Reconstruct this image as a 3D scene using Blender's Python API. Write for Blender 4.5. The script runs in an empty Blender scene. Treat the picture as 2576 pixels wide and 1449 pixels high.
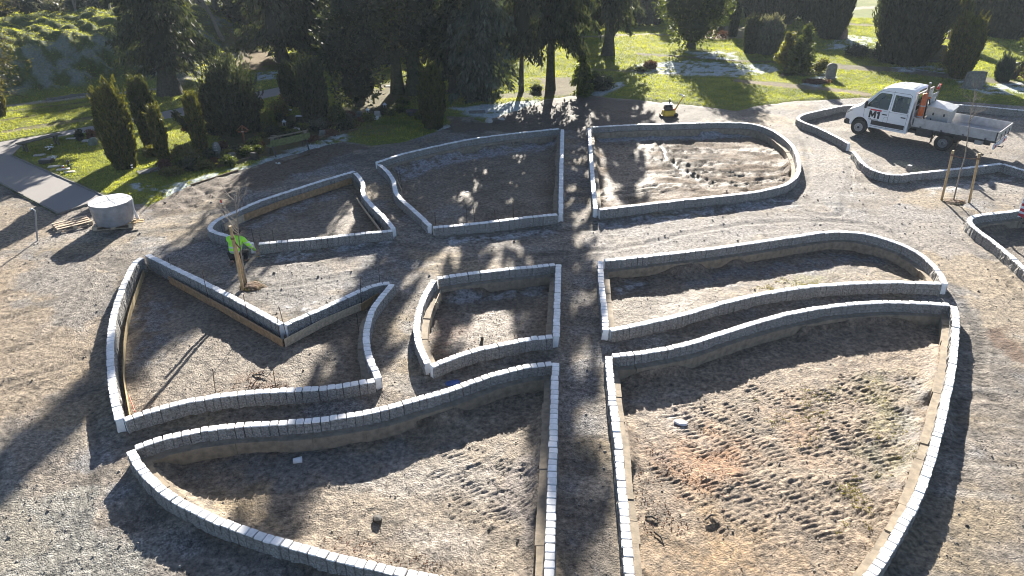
import bpy, bmesh, math, random
import numpy as np
from mathutils import Vector, Matrix
from mathutils.geometry import delaunay_2d_cdt

sc = bpy.context.scene
col = sc.collection
R = math.radians

# ------------------------------------------------------------------ camera, sky, sun, exposure
CAM_H = 10.0
TILT = 28.357
cam_d = bpy.data.cameras.new('camera')
cam = bpy.data.objects.new('camera', cam_d); col.objects.link(cam)
cam.location = (0, 0, CAM_H); cam.rotation_euler = (R(90 - TILT), 0, 0)
cam_d.sensor_width = 36.0; cam_d.lens = 36.0 * 1787 / 2576; cam_d.clip_start = .1; cam_d.clip_end = 3000
sc.camera = cam

SUN_EL, SUN_AZ = 21.0, 4.8            # degrees; azimuth measured from +Y towards +X
w = bpy.data.worlds.new('World'); sc.world = w; w.use_nodes = True
nt = w.node_tree; bg = nt.nodes['Background']
sky = nt.nodes.new('ShaderNodeTexSky'); sky.sky_type = 'NISHITA'; sky.sun_disc = False
sky.sun_elevation = R(SUN_EL); sky.sun_rotation = R(SUN_AZ); sky.air_density = .6; sky.dust_density = .8; sky.ozone_density = .9
nt.links.new(sky.outputs[0], bg.inputs[0]); bg.inputs[1].default_value = .055
sd = bpy.data.lights.new('sun', 'SUN'); sd.energy = 5.0; sd.angle = R(.53); sd.color = (1.0, .93, .82)
sun = bpy.data.objects.new('sun', sd); col.objects.link(sun)
sdir = Vector((math.sin(R(SUN_AZ)) * math.cos(R(SUN_EL)), math.cos(R(SUN_AZ)) * math.cos(R(SUN_EL)), math.sin(R(SUN_EL))))
sun.rotation_euler = (-sdir).to_track_quat('-Z', 'Y').to_euler()
sun.location = (0, 60, 40)
sc.view_settings.view_transform = 'Standard'; sc.view_settings.look = 'None'
sc.view_settings.exposure = 1.95; sc.view_settings.gamma = 1.0
sc.render.engine = 'CYCLES'
try:
    sc.cycles.filter_width = 1.0; sc.cycles.max_bounces = 5; sc.cycles.diffuse_bounces = 2; sc.cycles.transparent_max_bounces = 8
except Exception: pass

# ------------------------------------------------------------------ surveying: a measured photo point to the ground it lies on
_c, _s = math.cos(R(TILT)), math.sin(R(TILT))
def G(x, y, z=0.0):
    u = (x - 1288) / 1787; v = (y - 724.5) / 1787
    t = (z - CAM_H) / (-_s - v * _c)
    return Vector((u * t, (_c - v * _s) * t, z))
def GV(x, y, Y):                       # the point at ground distance Y
    u = (x - 1288) / 1787; v = (y - 724.5) / 1787
    t = Y / (_c - v * _s)
    return Vector((u * t, Y, CAM_H + (-_s - v * _c) * t))
def HT(bx, by, ty, z=0.0):             # height of an upright thing from its base and top rows
    g = G(bx, by, z); lo, hi = 0, 60
    for _ in range(40):
        m = (lo + hi) / 2; qz = z + m - CAM_H
        dz = g.y * _c - qz * _s; yy = 724.5 + 1787 * (-g.y * _s - qz * _c) / dz
        if yy > ty: lo = m
        else: hi = m
    return lo
def PXM(y): return (y + 240) * .88 / CAM_H      # pixels of width per metre on the ground at row y

# ------------------------------------------------------------------ helpers
def tag(o, label=None, cat=None, group=None, kind=None):
    if label: o['label'] = label
    if cat: o['category'] = cat
    if group: o['group'] = group
    if kind: o['kind'] = kind
    return o
def link(o, parent=None):
    col.objects.link(o)
    if parent is not None: o.parent = parent
    return o
def thing(name, loc, label, cat, group=None, rz=0):
    o = bpy.data.objects.new(name, None); col.objects.link(o)
    o.empty_display_size = .2
    o.location = loc; o.rotation_euler = (0, 0, rz)
    return tag(o, label, cat, group, 'thing')
def fast(name, V, F, mat=None, smooth=False, attrs=None, mats=None, mi=None):
    """mesh from numpy arrays; F is (n,4) or (n,3)"""
    V = np.asarray(V, np.float32); F = np.asarray(F, np.int32)
    me = bpy.data.meshes.new(name); k = F.shape[1]
    me.vertices.add(len(V)); me.vertices.foreach_set('co', V.ravel())
    me.loops.add(F.size); me.loops.foreach_set('vertex_index', F.ravel())
    me.polygons.add(len(F)); me.polygons.foreach_set('loop_start', np.arange(0, F.size, k, dtype=np.int32))
    me.polygons.foreach_set('loop_total', np.full(len(F), k, np.int32))
    if smooth: me.polygons.foreach_set('use_smooth', np.ones(len(F), bool))
    for m in (mats or ([mat] if mat else [])): me.materials.append(m)
    if mi is not None: me.polygons.foreach_set('material_index', np.asarray(mi, np.int32))
    me.update(calc_edges=True)
    for an, (ty, dat) in (attrs or {}).items():
        a = me.attributes.new(an, ty, 'POINT')
        dat = np.asarray(dat, np.float32)
        a.data.foreach_set('color' if ty == 'FLOAT_COLOR' else 'value', dat.ravel())
    return me
def mesh_obj(name, me, parent=None):
    return link(bpy.data.objects.new(name, me), parent)

class MB:
    """collects faces, then builds ONE mesh object"""
    def __init__(s): s.v = []; s.f = []; s.m = []; s.sm = []
    def add(s, V, F, M=None, mi=0, smooth=False):
        b = len(s.v)
        for p in V: s.v.append((M @ Vector(p)) if M else Vector(p))
        for q in F: s.f.append([b + i for i in q]); s.m.append(mi); s.sm.append(smooth)
        return s
    def box(s, c, d, M=None, mi=0, bev=0.0, taper=1.0):
        x, y, z = [k / 2 for k in d]
        if bev <= 0:
            V = [(sx * x * (taper if sz > 0 else 1), sy * y * (taper if sz > 0 else 1), sz * z) for sz in (-1, 1) for sy in (-1, 1) for sx in (-1, 1)]
            F = [(0, 2, 3, 1), (4, 5, 7, 6), (0, 1, 5, 4), (2, 6, 7, 3), (0, 4, 6, 2), (1, 3, 7, 5)]
        else:
            bev = min(bev, x * .9, y * .9, z * .9); V = []; F = []
            def ring(hx, hy, zz, b): return [(hx - b, -hy, zz), (hx, -hy + b, zz), (hx, hy - b, zz), (hx - b, hy, zz), (-hx + b, hy, zz), (-hx, hy - b, zz), (-hx, -hy + b, zz), (-hx + b, -hy, zz)]
            t = taper
            for (hx, hy, zz, b) in ((x - bev, y - bev, -z, bev * .5), (x, y, -z + bev, bev), (x * t, y * t, z - bev, bev), ((x - bev) * t, (y - bev) * t, z, bev * .5)): V += ring(hx, hy, zz, b)
            for r in range(3):
                for i in range(8): a = r * 8 + i; b2 = r * 8 + (i + 1) % 8; F.append((a, b2, b2 + 8, a + 8))
            F.append(tuple(range(7, -1, -1))); F.append(tuple(range(24, 32)))
        V = [Vector(p) + Vector(c) for p in V]
        return s.add(V, F, M, mi)
    def tube(s, pts, rad, n=8, M=None, mi=0, cap=True, smooth=True):
        pts = [Vector(p) for p in pts]; N = len(pts)
        rr = rad if isinstance(rad, (list, tuple)) else [rad] * N
        V = []; F = []; pu = None
        for i, p in enumerate(pts):
            d = (pts[min(i + 1, N - 1)] - pts[max(i - 1, 0)])
            if d.length < 1e-9: d = Vector((0, 0, 1))
            d.normalize()
            if pu is None: pu = d.orthogonal().normalized()
            u = (pu - d * pu.dot(d)); u = u.normalized() if u.length > 1e-6 else d.orthogonal().normalized(); pu = u; v = d.cross(u)
            for k in range(n):
                a = 2 * math.pi * k / n; V.append(p + (u * math.cos(a) + v * math.sin(a)) * rr[i])
        for i in range(N - 1):
            for k in range(n): F.append((i * n + k, i * n + (k + 1) % n, (i + 1) * n + (k + 1) % n, (i + 1) * n + k))
        s.add(V, F, M, mi, smooth)
        if cap:
            s.add(V[:n], [tuple(range(n - 1, -1, -1))], M, mi); s.add(V[-n:], [tuple(range(n))], M, mi)
        return s
    def lathe(s, prof, n=20, M=None, mi=0, smooth=True, jit=0, rng=None):
        V = []; F = []
        for (r, z) in prof:
            for k in range(n):
                a = 2 * math.pi * k / n; q = r * (1 + (rng.uniform(-jit, jit) if rng else 0))
                V.append((q * math.cos(a), q * math.sin(a), z))
        for i in range(len(prof) - 1):
            for k in range(n): F.append((i * n + k, i * n + (k + 1) % n, (i + 1) * n + (k + 1) % n, (i + 1) * n + k))
        s.add(V, F, M, mi, smooth)
        if prof[0][0] > 1e-4: s.add(V[:n], [tuple(range(n - 1, -1, -1))], M, mi)
        if prof[-1][0] > 1e-4: s.add(V[-n:], [tuple(range(n))], M, mi)
        return s
    def prism(s, poly, z0, z1, M=None, mi=0):
        n = len(poly); V = [(p[0], p[1], z0) for p in poly] + [(p[0], p[1], z1) for p in poly]
        F = [tuple(range(n - 1, -1, -1)), tuple(range(n, 2 * n))] + [(i, (i + 1) % n, n + (i + 1) % n, n + i) for i in range(n)]
        return s.add(V, F, M, mi)
    def mesh(s, name, mats):
        me = bpy.data.meshes.new(name); me.from_pydata([tuple(v) for v in s.v], [], s.f)
        for m in (mats if isinstance(mats, (list, tuple)) else [mats]): me.materials.append(m)
        me.polygons.foreach_set('material_index', s.m); me.polygons.foreach_set('use_smooth', s.sm)
        me.update(); return me
    def build(s, name, mats, parent=None): return mesh_obj(name, s.mesh(name, mats), parent)

def rotz(a): return Matrix.Rotation(a, 4, 'Z')
def TR(x, y, z): return Matrix.Translation((x, y, z))

# numpy noise
def _hash(ix, iy, seed):
    h = (ix.astype(np.int64) * 374761393 + iy.astype(np.int64) * 668265263 + seed * 974711) & 0xffffffff
    h = ((h ^ (h >> 13)) * 1274126177) & 0xffffffff
    h = ((h ^ (h >> 16)) * 2246822519) & 0xffffffff
    return ((h ^ (h >> 15)) & 0xffffff) / float(0xffffff)
def vn(x, y, seed=0):
    ix = np.floor(x); iy = np.floor(y); fx = x - ix; fy = y - iy
    fx = fx * fx * (3 - 2 * fx); fy = fy * fy * (3 - 2 * fy)
    a = _hash(ix, iy, seed); b = _hash(ix + 1, iy, seed); c = _hash(ix, iy + 1, seed); d = _hash(ix + 1, iy + 1, seed)
    return (a * (1 - fx) + b * fx) * (1 - fy) + (c * (1 - fx) + d * fx) * fy
def fbm(x, y, seed=0, o=4):
    s = 0; a = .5; t = 0
    for i in range(o): s = s + a * vn(x, y, seed + i * 17); t += a; a *= .5; x = x * 2.03 + 7.1; y = y * 2.03 + 3.3
    return s / t
def sstep(a, b, x): t = np.clip((x - a) / (b - a), 0, 1); return t * t * (3 - 2 * t)
def inpoly(px, py, poly):
    ins = np.zeros(px.shape, bool); n = len(poly)
    for i in range(n):
        x1, y1 = poly[i][0], poly[i][1]; x2, y2 = poly[(i + 1) % n][0], poly[(i + 1) % n][1]
        if y1 == y2: continue
        c = ((y1 > py) != (y2 > py)) & (px < (x2 - x1) * (py - y1) / (y2 - y1) + x1); ins ^= c
    return ins
def dline(px, py, pts, closed=False):
    d = np.full(px.shape, 1e9); n = len(pts)
    for i in range(n if closed else n - 1):
        x1, y1 = pts[i][0], pts[i][1]; x2, y2 = pts[(i + 1) % n][0], pts[(i + 1) % n][1]
        ex, ey = x2 - x1, y2 - y1; L = ex * ex + ey * ey + 1e-12
        t = np.clip(((px - x1) * ex + (py - y1) * ey) / L, 0, 1)
        d = np.minimum(d, (px - x1 - t * ex) ** 2 + (py - y1 - t * ey) ** 2)
    return np.sqrt(d)
def WP(pts, z=0.0): return [G(x, y, z) for x, y in pts]

# ------------------------------------------------------------------ materials
MAT = {}
def mat(name, color=(.5, .5, .5), rough=.7, metal=0.0, noise=None, bump=None, spec=.5, alpha=None, coat=0, var=None):
    """principled; noise=(scale, amount) mottles the colour, bump=(scale, strength[, distance]) gives fine relief"""
    m = bpy.data.materials.new(name); m.use_nodes = True; n = m.node_tree; b = n.nodes['Principled BSDF']
    b.inputs['Base Color'].default_value = (*color, 1); b.inputs['Roughness'].default_value = rough; b.inputs['Metallic'].default_value = metal
    b.inputs['Specular IOR Level'].default_value = spec
    if coat: b.inputs['Coat Weight'].default_value = coat; b.inputs['Coat Roughness'].default_value = .08
    tc = n.nodes.new('ShaderNodeTexCoord')
    if noise:
        t = n.nodes.new('ShaderNodeTexNoise'); t.inputs['Scale'].default_value = noise[0]; t.inputs['Detail'].default_value = 6
        n.links.new(tc.outputs['Object'], t.inputs['Vector'])
        r = n.nodes.new('ShaderNodeMapRange'); r.inputs['From Min'].default_value = .3; r.inputs['From Max'].default_value = .7
        r.inputs['To Min'].default_value = 1 - noise[1]; r.inputs['To Max'].default_value = 1 + noise[1]
        n.links.new(t.outputs['Fac'], r.inputs['Value'])
        x = n.nodes.new('ShaderNodeMix'); x.data_type = 'RGBA'; x.blend_type = 'MULTIPLY'; x.inputs['Factor'].default_value = 1
        x.inputs['A'].default_value = (*color, 1); n.links.new(r.outputs[0], x.inputs['B']); src = x.outputs['Result']
        if var:
            oi = n.nodes.new('ShaderNodeObjectInfo'); r2 = n.nodes.new('ShaderNodeMapRange'); r2.inputs['To Min'].default_value = 1 - var; r2.inputs['To Max'].default_value = 1 + var
            n.links.new(oi.outputs['Random'], r2.inputs['Value']); x2 = n.nodes.new('ShaderNodeMix'); x2.data_type = 'RGBA'; x2.blend_type = 'MULTIPLY'; x2.inputs['Factor'].default_value = 1
            n.links.new(src, x2.inputs['A']); n.links.new(r2.outputs[0], x2.inputs['B']); src = x2.outputs['Result']
        n.links.new(src, b.inputs['Base Color'])
    if bump:
        t = n.nodes.new('ShaderNodeTexNoise'); t.inputs['Scale'].default_value = bump[0]; t.inputs['Detail'].default_value = 5
        n.links.new(tc.outputs['Object'], t.inputs['Vector'])
        k = n.nodes.new('ShaderNodeBump'); k.inputs['Strength'].default_value = bump[1]; k.inputs['Distance'].default_value = bump[2] if len(bump) > 2 else .02
        n.links.new(t.outputs['Fac'], k.inputs['Height']); n.links.new(k.outputs[0], b.inputs['Normal'])
    MAT[name] = m; return m

def ground_mat(name, speck=(70, .55), bumpd=.03, bumps=.9, spec=.5, stones=True):
    """colour and roughness come with the sheet (soil, sand, gravel, frost); nodes add grain, pebbles and relief"""
    m = bpy.data.materials.new(name); m.use_nodes = True; n = m.node_tree; b = n.nodes['Principled BSDF']; L = n.links.new
    a = n.nodes.new('ShaderNodeAttribute'); a.attribute_name = 'tint'
    ar = n.nodes.new('ShaderNodeAttribute'); ar.attribute_name = 'rgh'
    ag = n.nodes.new('ShaderNodeAttribute'); ag.attribute_name = 'grv'
    tc = n.nodes.new('ShaderNodeTexCoord')
    t1 = n.nodes.new('ShaderNodeTexNoise'); t1.inputs['Scale'].default_value = 9; t1.inputs['Detail'].default_value = 10; t1.inputs['Roughness'].default_value = .7
    L(tc.outputs['Object'], t1.inputs['Vector'])
    r = n.nodes.new('ShaderNodeMapRange'); r.inputs['From Min'].default_value = .32; r.inputs['From Max'].default_value = .68
    r.inputs['To Min'].default_value = 1 - speck[1]; r.inputs['To Max'].default_value = 1 + speck[1]; L(t1.outputs['Fac'], r.inputs['Value'])
    x = n.nodes.new('ShaderNodeMix'); x.data_type = 'RGBA'; x.blend_type = 'MULTIPLY'; x.inputs['Factor'].default_value = 1
    L(a.outputs['Color'], x.inputs['A']); L(r.outputs[0], x.inputs['B'])
    vo = n.nodes.new('ShaderNodeTexVoronoi'); vo.inputs['Scale'].default_value = 34; L(tc.outputs['Object'], vo.inputs['Vector'])
    sp = n.nodes.new('ShaderNodeSeparateColor'); L(vo.outputs['Color'], sp.inputs[0])
    rr = n.nodes.new('ShaderNodeMapRange'); rr.inputs['To Min'].default_value = .55; rr.inputs['To Max'].default_value = 1.5; L(sp.outputs[0], rr.inputs['Value'])
    x2 = n.nodes.new('ShaderNodeMix'); x2.data_type = 'RGBA'; x2.blend_type = 'MULTIPLY'; L(ag.outputs['Fac'], x2.inputs['Factor'])
    L(x.outputs['Result'], x2.inputs['A']); L(rr.outputs[0], x2.inputs['B'])
    L(x2.outputs['Result'], b.inputs['Base Color']); L(ar.outputs['Fac'], b.inputs['Roughness']); b.inputs['Specular IOR Level'].default_value = spec
    # relief: grains plus pebbles
    t2 = n.nodes.new('ShaderNodeTexNoise'); t2.inputs['Scale'].default_value = 22; t2.inputs['Detail'].default_value = 8; t2.inputs['Roughness'].default_value = .65; L(tc.outputs['Object'], t2.inputs['Vector'])
    mh = n.nodes.new('ShaderNodeMath'); mh.operation = 'MULTIPLY'; mh.inputs[1].default_value = .35; L(vo.outputs['Distance'], mh.inputs[0])
    mm = n.nodes.new('ShaderNodeMath'); mm.operation = 'MULTIPLY'; L(mh.outputs[0], mm.inputs[0]); L(ag.outputs['Fac'], mm.inputs[1])
    ms = n.nodes.new('ShaderNodeMath'); ms.operation = 'SUBTRACT'; L(t2.outputs['Fac'], ms.inputs[0]); L(mm.outputs[0], ms.inputs[1])
    k = n.nodes.new('ShaderNodeBump'); k.inputs['Strength'].default_value = bumps; k.inputs['Distance'].default_value = bumpd
    L(ms.outputs[0], k.inputs['Height']); L(k.outputs[0], b.inputs['Normal'])
    MAT[name] = m; return m

def leaf_mat(name, dark, light, transl=.35, rough=.6):
    """leaf colour varies leaf by leaf (attribute v); part of the light passes through"""
    m = bpy.data.materials.new(name); m.use_nodes = True; n = m.node_tree; L = n.links.new; b = n.nodes['Principled BSDF']
    a = n.nodes.new('ShaderNodeAttribute'); a.attribute_name = 'v'
    x = n.nodes.new('ShaderNodeMix'); x.data_type = 'RGBA'; x.inputs['A'].default_value = (*dark, 1); x.inputs['B'].default_value = (*light, 1); L(a.outputs['Fac'], x.inputs['Factor'])
    L(x.outputs['Result'], b.inputs['Base Color']); b.inputs['Roughness'].default_value = rough; b.inputs['Specular IOR Level'].default_value = .25
    t = n.nodes.new('ShaderNodeBsdfTranslucent')
    g = n.nodes.new('ShaderNodeMix'); g.data_type = 'RGBA'; g.blend_type = 'MULTIPLY'; g.inputs['Factor'].default_value = 1; L(x.outputs['Result'], g.inputs['A']); g.inputs['B'].default_value = (1.5, 1.45, .6, 1)
    L(g.outputs['Result'], t.inputs['Color'])
    s = n.nodes.new('ShaderNodeMixShader'); s.inputs[0].default_value = transl; L(b.outputs[0], s.inputs[1]); L(t.outputs[0], s.inputs[2])
    L(s.outputs[0], n.nodes['Material Output'].inputs['Surface']); MAT[name] = m; return m

granite_top = mat('granite_sawn', (.78, .775, .765), .6, noise=(7, .16), bump=(60, .25, .004), var=.12)
granite_rough = mat('granite_split', (.265, .255, .24), .85, noise=(30, .55), bump=(15, 1.0, .08), var=.10)
mortar = mat('mortar_dark', (.07, .065, .06), .95, noise=(20, .3))
concrete = mat('concrete_wet', (.25, .205, .15), .85, noise=(7, .3), bump=(40, .5, .01))
wood_new = mat('wood_pale', (.56, .43, .29), .75, noise=(14, .25), bump=(30, .3, .004))
wood_wet = mat('wood_brown', (.37, .22, .11), .65, noise=(9, .35), bump=(30, .3, .004))
wood_old = mat('wood_grey', (.17, .15, .11), .85, noise=(18, .35), bump=(40, .5, .006))
rust = mat('rusty_steel', (.05, .03, .025), .7, noise=(30, .4))
soil_m = ground_mat('site_soil', speck=(70, .8), bumpd=.042, bumps=1.0, spec=.4)
bed_m = ground_mat('bed_soil', speck=(70, .8), bumpd=.06, bumps=1.0, spec=.28)
lawn_m = ground_mat('lawn_turf', speck=(70, .45), bumpd=.06, bumps=1.0, spec=.2)
asphalt_m = mat('asphalt', (.235, .22, .21), .85, noise=(60, .3), bump=(90, .6, .01))
# ------------------------------------------------------------------ layout of the granite-edged beds (wall centre lines, measured at wall top)
WT, WH, PITCH = .175, .36, .178          # wall thickness, height, stone pitch
BEDS = {}
BEDS['A'] = dict(label='small pointed granite bed wall, the one the kneeling worker leans against', runs=[
    [(892, 430), (800, 457), (703, 488), (650, 506), (600, 528), (560, 546), (537, 560), (528, 571), (534, 581), (553, 587), (580, 595), (617, 607), (634, 613)],
    [(650, 612), (720, 606), (790, 600), (858, 592), (925, 585), (988, 579)],
    [(990, 574), (972, 553), (955, 535), (936, 516), (920, 498), (912, 480), (913, 463), (905, 447), (894, 434)]])
BEDS['B'] = dict(label='far granite bed wall with a wavy left side, left of the central path', runs=[
    [(947, 408), (1009, 388), (1092, 368), (1192, 348), (1292, 335), (1359, 328), (1407, 323)],
    [(1415, 325), (1412, 430), (1411, 536)],
    [(1402, 538), (1325, 546), (1259, 554), (1192, 562), (1125, 568), (1089, 571)],
    [(1081, 567), (1059, 545), (1032, 520), (1005, 496), (994, 477), (990, 455), (979, 437), (965, 422), (952, 413)]])
BEDS['C'] = dict(label='far granite bed wall with rounded right end, around muddy rutted soil', runs=[
    [(1482, 321), (1490, 436), (1498, 524)],
    [(1508, 526), (1597, 516), (1717, 502), (1817, 492), (1900, 482), (1944, 473), (1970, 466), (1990, 455), (2003, 442), (2010, 425), (2009, 405), (2003, 383), (1990, 362), (1969, 344), (1944, 328), (1917, 317), (1884, 310), (1850, 308), (1784, 308), (1717, 310), (1600, 313), (1490, 319)]])
BEDS['D'] = dict(label='granite bed wall with the deep V notch, its notch lined by boards', runs=[
    [(357, 648), (337, 663), (320, 696), (305, 730), (293, 766), (283, 806), (278, 850), (277, 900), (280, 950), (285, 985), (291, 1020), (300, 1056)],
    [(312, 1055), (350, 1041), (400, 1026), (467, 1009), (533, 998), (600, 989), (667, 983), (733, 980), (800, 976), (859, 969), (900, 962), (942, 955)],
    [(952, 951), (944, 930), (934, 910), (925, 883), (921, 850), (925, 816), (935, 783), (949, 760), (965, 740), (979, 723), (986, 714)],
    [(980, 711), (959, 713), (925, 722), (892, 737), (859, 752), (800, 780), (733, 808), (716, 816)],
    [(708, 815), (633, 773), (533, 720), (433, 671), (370, 640)]])
BEDS['E'] = dict(label='smallest granite bed wall, left of the central path with leaf-strewn soil', runs=[
    [(1100, 699), (1159, 690), (1259, 678), (1359, 668), (1397, 664)],
    [(1405, 664), (1402, 755), (1399, 846)],
    [(1390, 846), (1342, 850), (1292, 859), (1225, 873), (1159, 891), (1109, 910), (1084, 920)],
    [(1077, 914), (1067, 895), (1055, 868), (1049, 840), (1048, 816), (1054, 783), (1065, 750), (1079, 724), (1092, 704)]])
BEDS['F'] = dict(label='long granite bed wall right of the path, rounded far end, narrow strip of soil', runs=[
    [(1510, 656), (1513, 713), (1520, 776), (1524, 830)],
    [(1534, 829), (1597, 817), (1717, 790), (1817, 761), (1917, 738), (2017, 722), (2117, 713), (2217, 709), (2317, 710), (2368, 713)],
    [(2378, 714), (2365, 688), (2344, 663), (2311, 636), (2264, 613), (2211, 595), (2161, 585), (2117, 582), (2067, 584), (1984, 596), (1884, 611), (1784, 625), (1717, 633), (1620, 644), (1520, 654)]])
BEDS['G'] = dict(label='large granite bed wall at the lower left, sweeping round the near corner', runs=[
    [(1398, 912), (1395, 985), (1391, 1135), (1386, 1290), (1382, 1440), (1380, 1500)],
    [(1372, 1496), (1250, 1482), (1150, 1466), (1065, 1449), (1000, 1437), (942, 1424), (859, 1404), (800, 1389), (733, 1370), (667, 1350), (600, 1328), (533, 1302), (467, 1269), (413, 1236), (377, 1203), (353, 1176), (337, 1150), (329, 1132)],
    [(338, 1125), (400, 1104), (467, 1088), (533, 1076), (600, 1069), (700, 1063), (800, 1055), (859, 1047), (902, 1040), (959, 1028), (1025, 1010), (1092, 991), (1142, 976), (1192, 958), (1242, 941), (1292, 928), (1339, 919), (1388, 913)]])
BEDS['H'] = dict(label='largest granite bed wall at the lower right, around tyre-marked orange soil', runs=[
    [(1531, 895), (1538, 983), (1546, 1042), (1557, 1135), (1561, 1199), (1572, 1310), (1583, 1440), (1588, 1500), (1594, 1590)],
    [(1604, 1590), (1750, 1588), (1900, 1570), (2040, 1535), (2140, 1489), (2191, 1446), (2211, 1419), (2231, 1389), (2257, 1341), (2284, 1295), (2307, 1251), (2324, 1208), (2338, 1166), (2351, 1123), (2361, 1083), (2371, 1043), (2380, 999), (2390, 955), (2397, 912), (2402, 866), (2405, 823), (2404, 790), (2399, 769)],
    [(2389, 765), (2317, 761), (2217, 759), (2117, 766), (2017, 781), (1917, 805), (1817, 836), (1717, 867), (1620, 885), (1582, 890), (1540, 893)]])
BEDS['I'] = dict(label='unfinished granite bed wall curving round the white pickup truck', inner=False, runs=[
    [(2700, 288), (2576, 277), (2430, 264), (2300, 259), (2141, 264), (2084, 273), (2037, 283), (2015, 290), (2008, 297), (2017, 305), (2051, 318), (2084, 333), (2117, 350), (2136, 361)],
    [(2147, 381), (2157, 392), (2167, 406), (2184, 420), (2204, 430), (2237, 438), (2267, 439), (2301, 435), (2351, 430), (2417, 423), (2484, 415), (2519, 411)],
    [(2524, 412), (2576, 428), (2660, 455)]])
BEDS['J'] = dict(label='granite bed wall cut off by the right edge, under the striped sign', inner=True, runs=[
    [(2700, 516), (2620, 521), (2560, 529), (2511, 535), (2467, 540), (2446, 546), (2439, 556), (2457, 576), (2494, 603), (2534, 636), (2571, 669), (2620, 713), (2700, 790)]])

def catmull(P, step):
    P = [Vector((p[0], p[1])) for p in P]
    if len(P) == 2: dense = [P[0].lerp(P[1], i / 40) for i in range(41)]
    else:
        Q = [P[0] * 2 - P[1]] + P + [P[-1] * 2 - P[-2]]; dense = []
        for i in range(1, len(Q) - 2):
            a, b, c, d = Q[i - 1:i + 3]
            for k in range(24):
                t = k / 24; dense.append(.5 * ((2 * b) + (c - a) * t + (2 * a - 5 * b + 4 * c - d) * t * t + (3 * b - a - 3 * c + d) * t ** 3))
        dense.append(P[-1])
    L = [0]
    for i in range(1, len(dense)): L.append(L[-1] + (dense[i] - dense[i - 1]).length)
    n = max(1, round(L[-1] / step)); out = []; j = 0; qj = random.Random(int(L[-1] * 1000))
    for k in range(n + 1):
        s = L[-1] * k / n + (qj.uniform(-.09, .09) * step if 0 < k < n else 0)
        while j < len(L) - 2 and L[j + 1] < s: j += 1
        t = (s - L[j]) / max(1e-9, L[j + 1] - L[j]); out.append(dense[j].lerp(dense[j + 1], t))
    return out
for k, b in BEDS.items():
    b['w'] = [catmull(WP(r, WH), PITCH) for r in b['runs']]
    poly = [p for r in b['w'] for p in r]; b['poly'] = poly
    A = sum(poly[i].x * poly[(i + 1) % len(poly)].y - poly[(i + 1) % len(poly)].x * poly[i].y for i in range(len(poly)))
    b['ccw'] = A > 0

# ------------------------------------------------------------------ ground: site soil, bed soils, lawn
SITE = WP([(-420, 520), (5, 464), (148, 540), (262, 500), (330, 508), (372, 518), (480, 468), (600, 434), (700, 402), (859, 356), (942, 366), (1019, 358), (1092, 334), (1145, 318), (1128, 292), (1175, 294), (1222, 307), (1265, 290), (1325, 270), (1375, 252), (1469, 238), (1542, 247), (1659, 257), (1717, 263), (1857, 280), (1904, 267), (2000, 255), (2117, 251), (2167, 247), (2300, 250), (2430, 257), (2576, 267), (2800, 285)]) + [Vector((60, 2, 0)), Vector((-60, 2, 0))]
SITE = [(p.x, p.y) for p in SITE]
def fan(Ys, n, wf):
    Ys = np.array(Ys); u = np.linspace(-1, 1, n); Wd = np.array([wf(y) for y in Ys])
    X = Wd[:, None] * u[None, :]; Y = np.repeat(Ys[:, None], n, 1)
    i = np.arange(len(Ys) - 1)[:, None] * n + np.arange(n - 1)[None, :]
    F = np.stack([i, i + 1, i + 1 + n, i + n], -1).reshape(-1, 4)
    return X.ravel(), Y.ravel(), F
def photo_rc(X, Y, Z=0):                 # rows/columns used only to lay measured patches onto the ground
    dz = Y * _c - (Z - CAM_H) * _s; return 1288 + 1787 * X / dz, 724.5 + 1787 * (-Y * _s - (Z - CAM_H) * _c) / dz
def patch(X, Y, pts, jit=.35, seed=1, soft=.3, sc_=1.2):
    """ragged, soft-edged patch with a measured outline"""
    poly = [(p.x, p.y) for p in WP(pts)]; full = np.zeros(len(X)); mg = 2 * jit + soft
    sel = np.where((X > min(p[0] for p in poly) - mg) & (X < max(p[0] for p in poly) + mg) & (Y > min(p[1] for p in poly) - mg) & (Y < max(p[1] for p in poly) + mg))[0]
    if len(sel) == 0: return full
    X = X[sel]; Y = Y[sel]
    jx = X + (fbm(X * sc_, Y * sc_, seed, 4) - .5) * 4 * jit; jy = Y + (fbm(X * sc_ + 31, Y * sc_ + 17, seed + 5, 4) - .5) * 4 * jit
    ins = inpoly(jx, jy, poly); d = dline(jx, jy, poly, True)
    full[sel] = np.clip(.5 + np.where(ins, d, -d) / soft, 0, 1); return full
def lerpc(C, m, c): c = np.asarray(c, float); return C * (1 - m[:, None]) + c * m[:, None]

def ys(a, b, k):
    o = [a]
    while o[-1] < b: o.append(o[-1] + max(.03, k * o[-1] ** 2))
    return o
X, Y, F = fan(ys(5.2, 47, .000155), 700, lambda y: .66 * y + 6)
C = np.zeros((len(X), 3)); C[:] = (.175, .149, .122)
n1 = fbm(X * .35, Y * .35, 3, 4); n2 = fbm(X * 1.3, Y * 1.3, 9, 4); n3 = fbm(X * 5, Y * 5, 21, 4); n4 = fbm(X * 14, Y * 14, 33, 3)
grv = np.clip(.35 + (n2 - .5) * 2.2, 0, 1); rgh = np.full(len(X), .82)
C *= ((.5 + 1.0 * n2) * (.62 + .76 * n3) * (.8 + .4 * n4))[:, None]
m = sstep(.52, .66, fbm(X * .5 + 9, Y * .5, 61, 4)); C = lerpc(C, m * .8, (.235, .185, .12)); grv *= 1 - m * .7          # sandy drifts
m = sstep(.55, .68, fbm(X * .8 + 40, Y * .8, 67, 4)); C = lerpc(C, m * .7, (.20, .20, .205)); grv = np.maximum(grv, m)             # crushed grey stone
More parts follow.
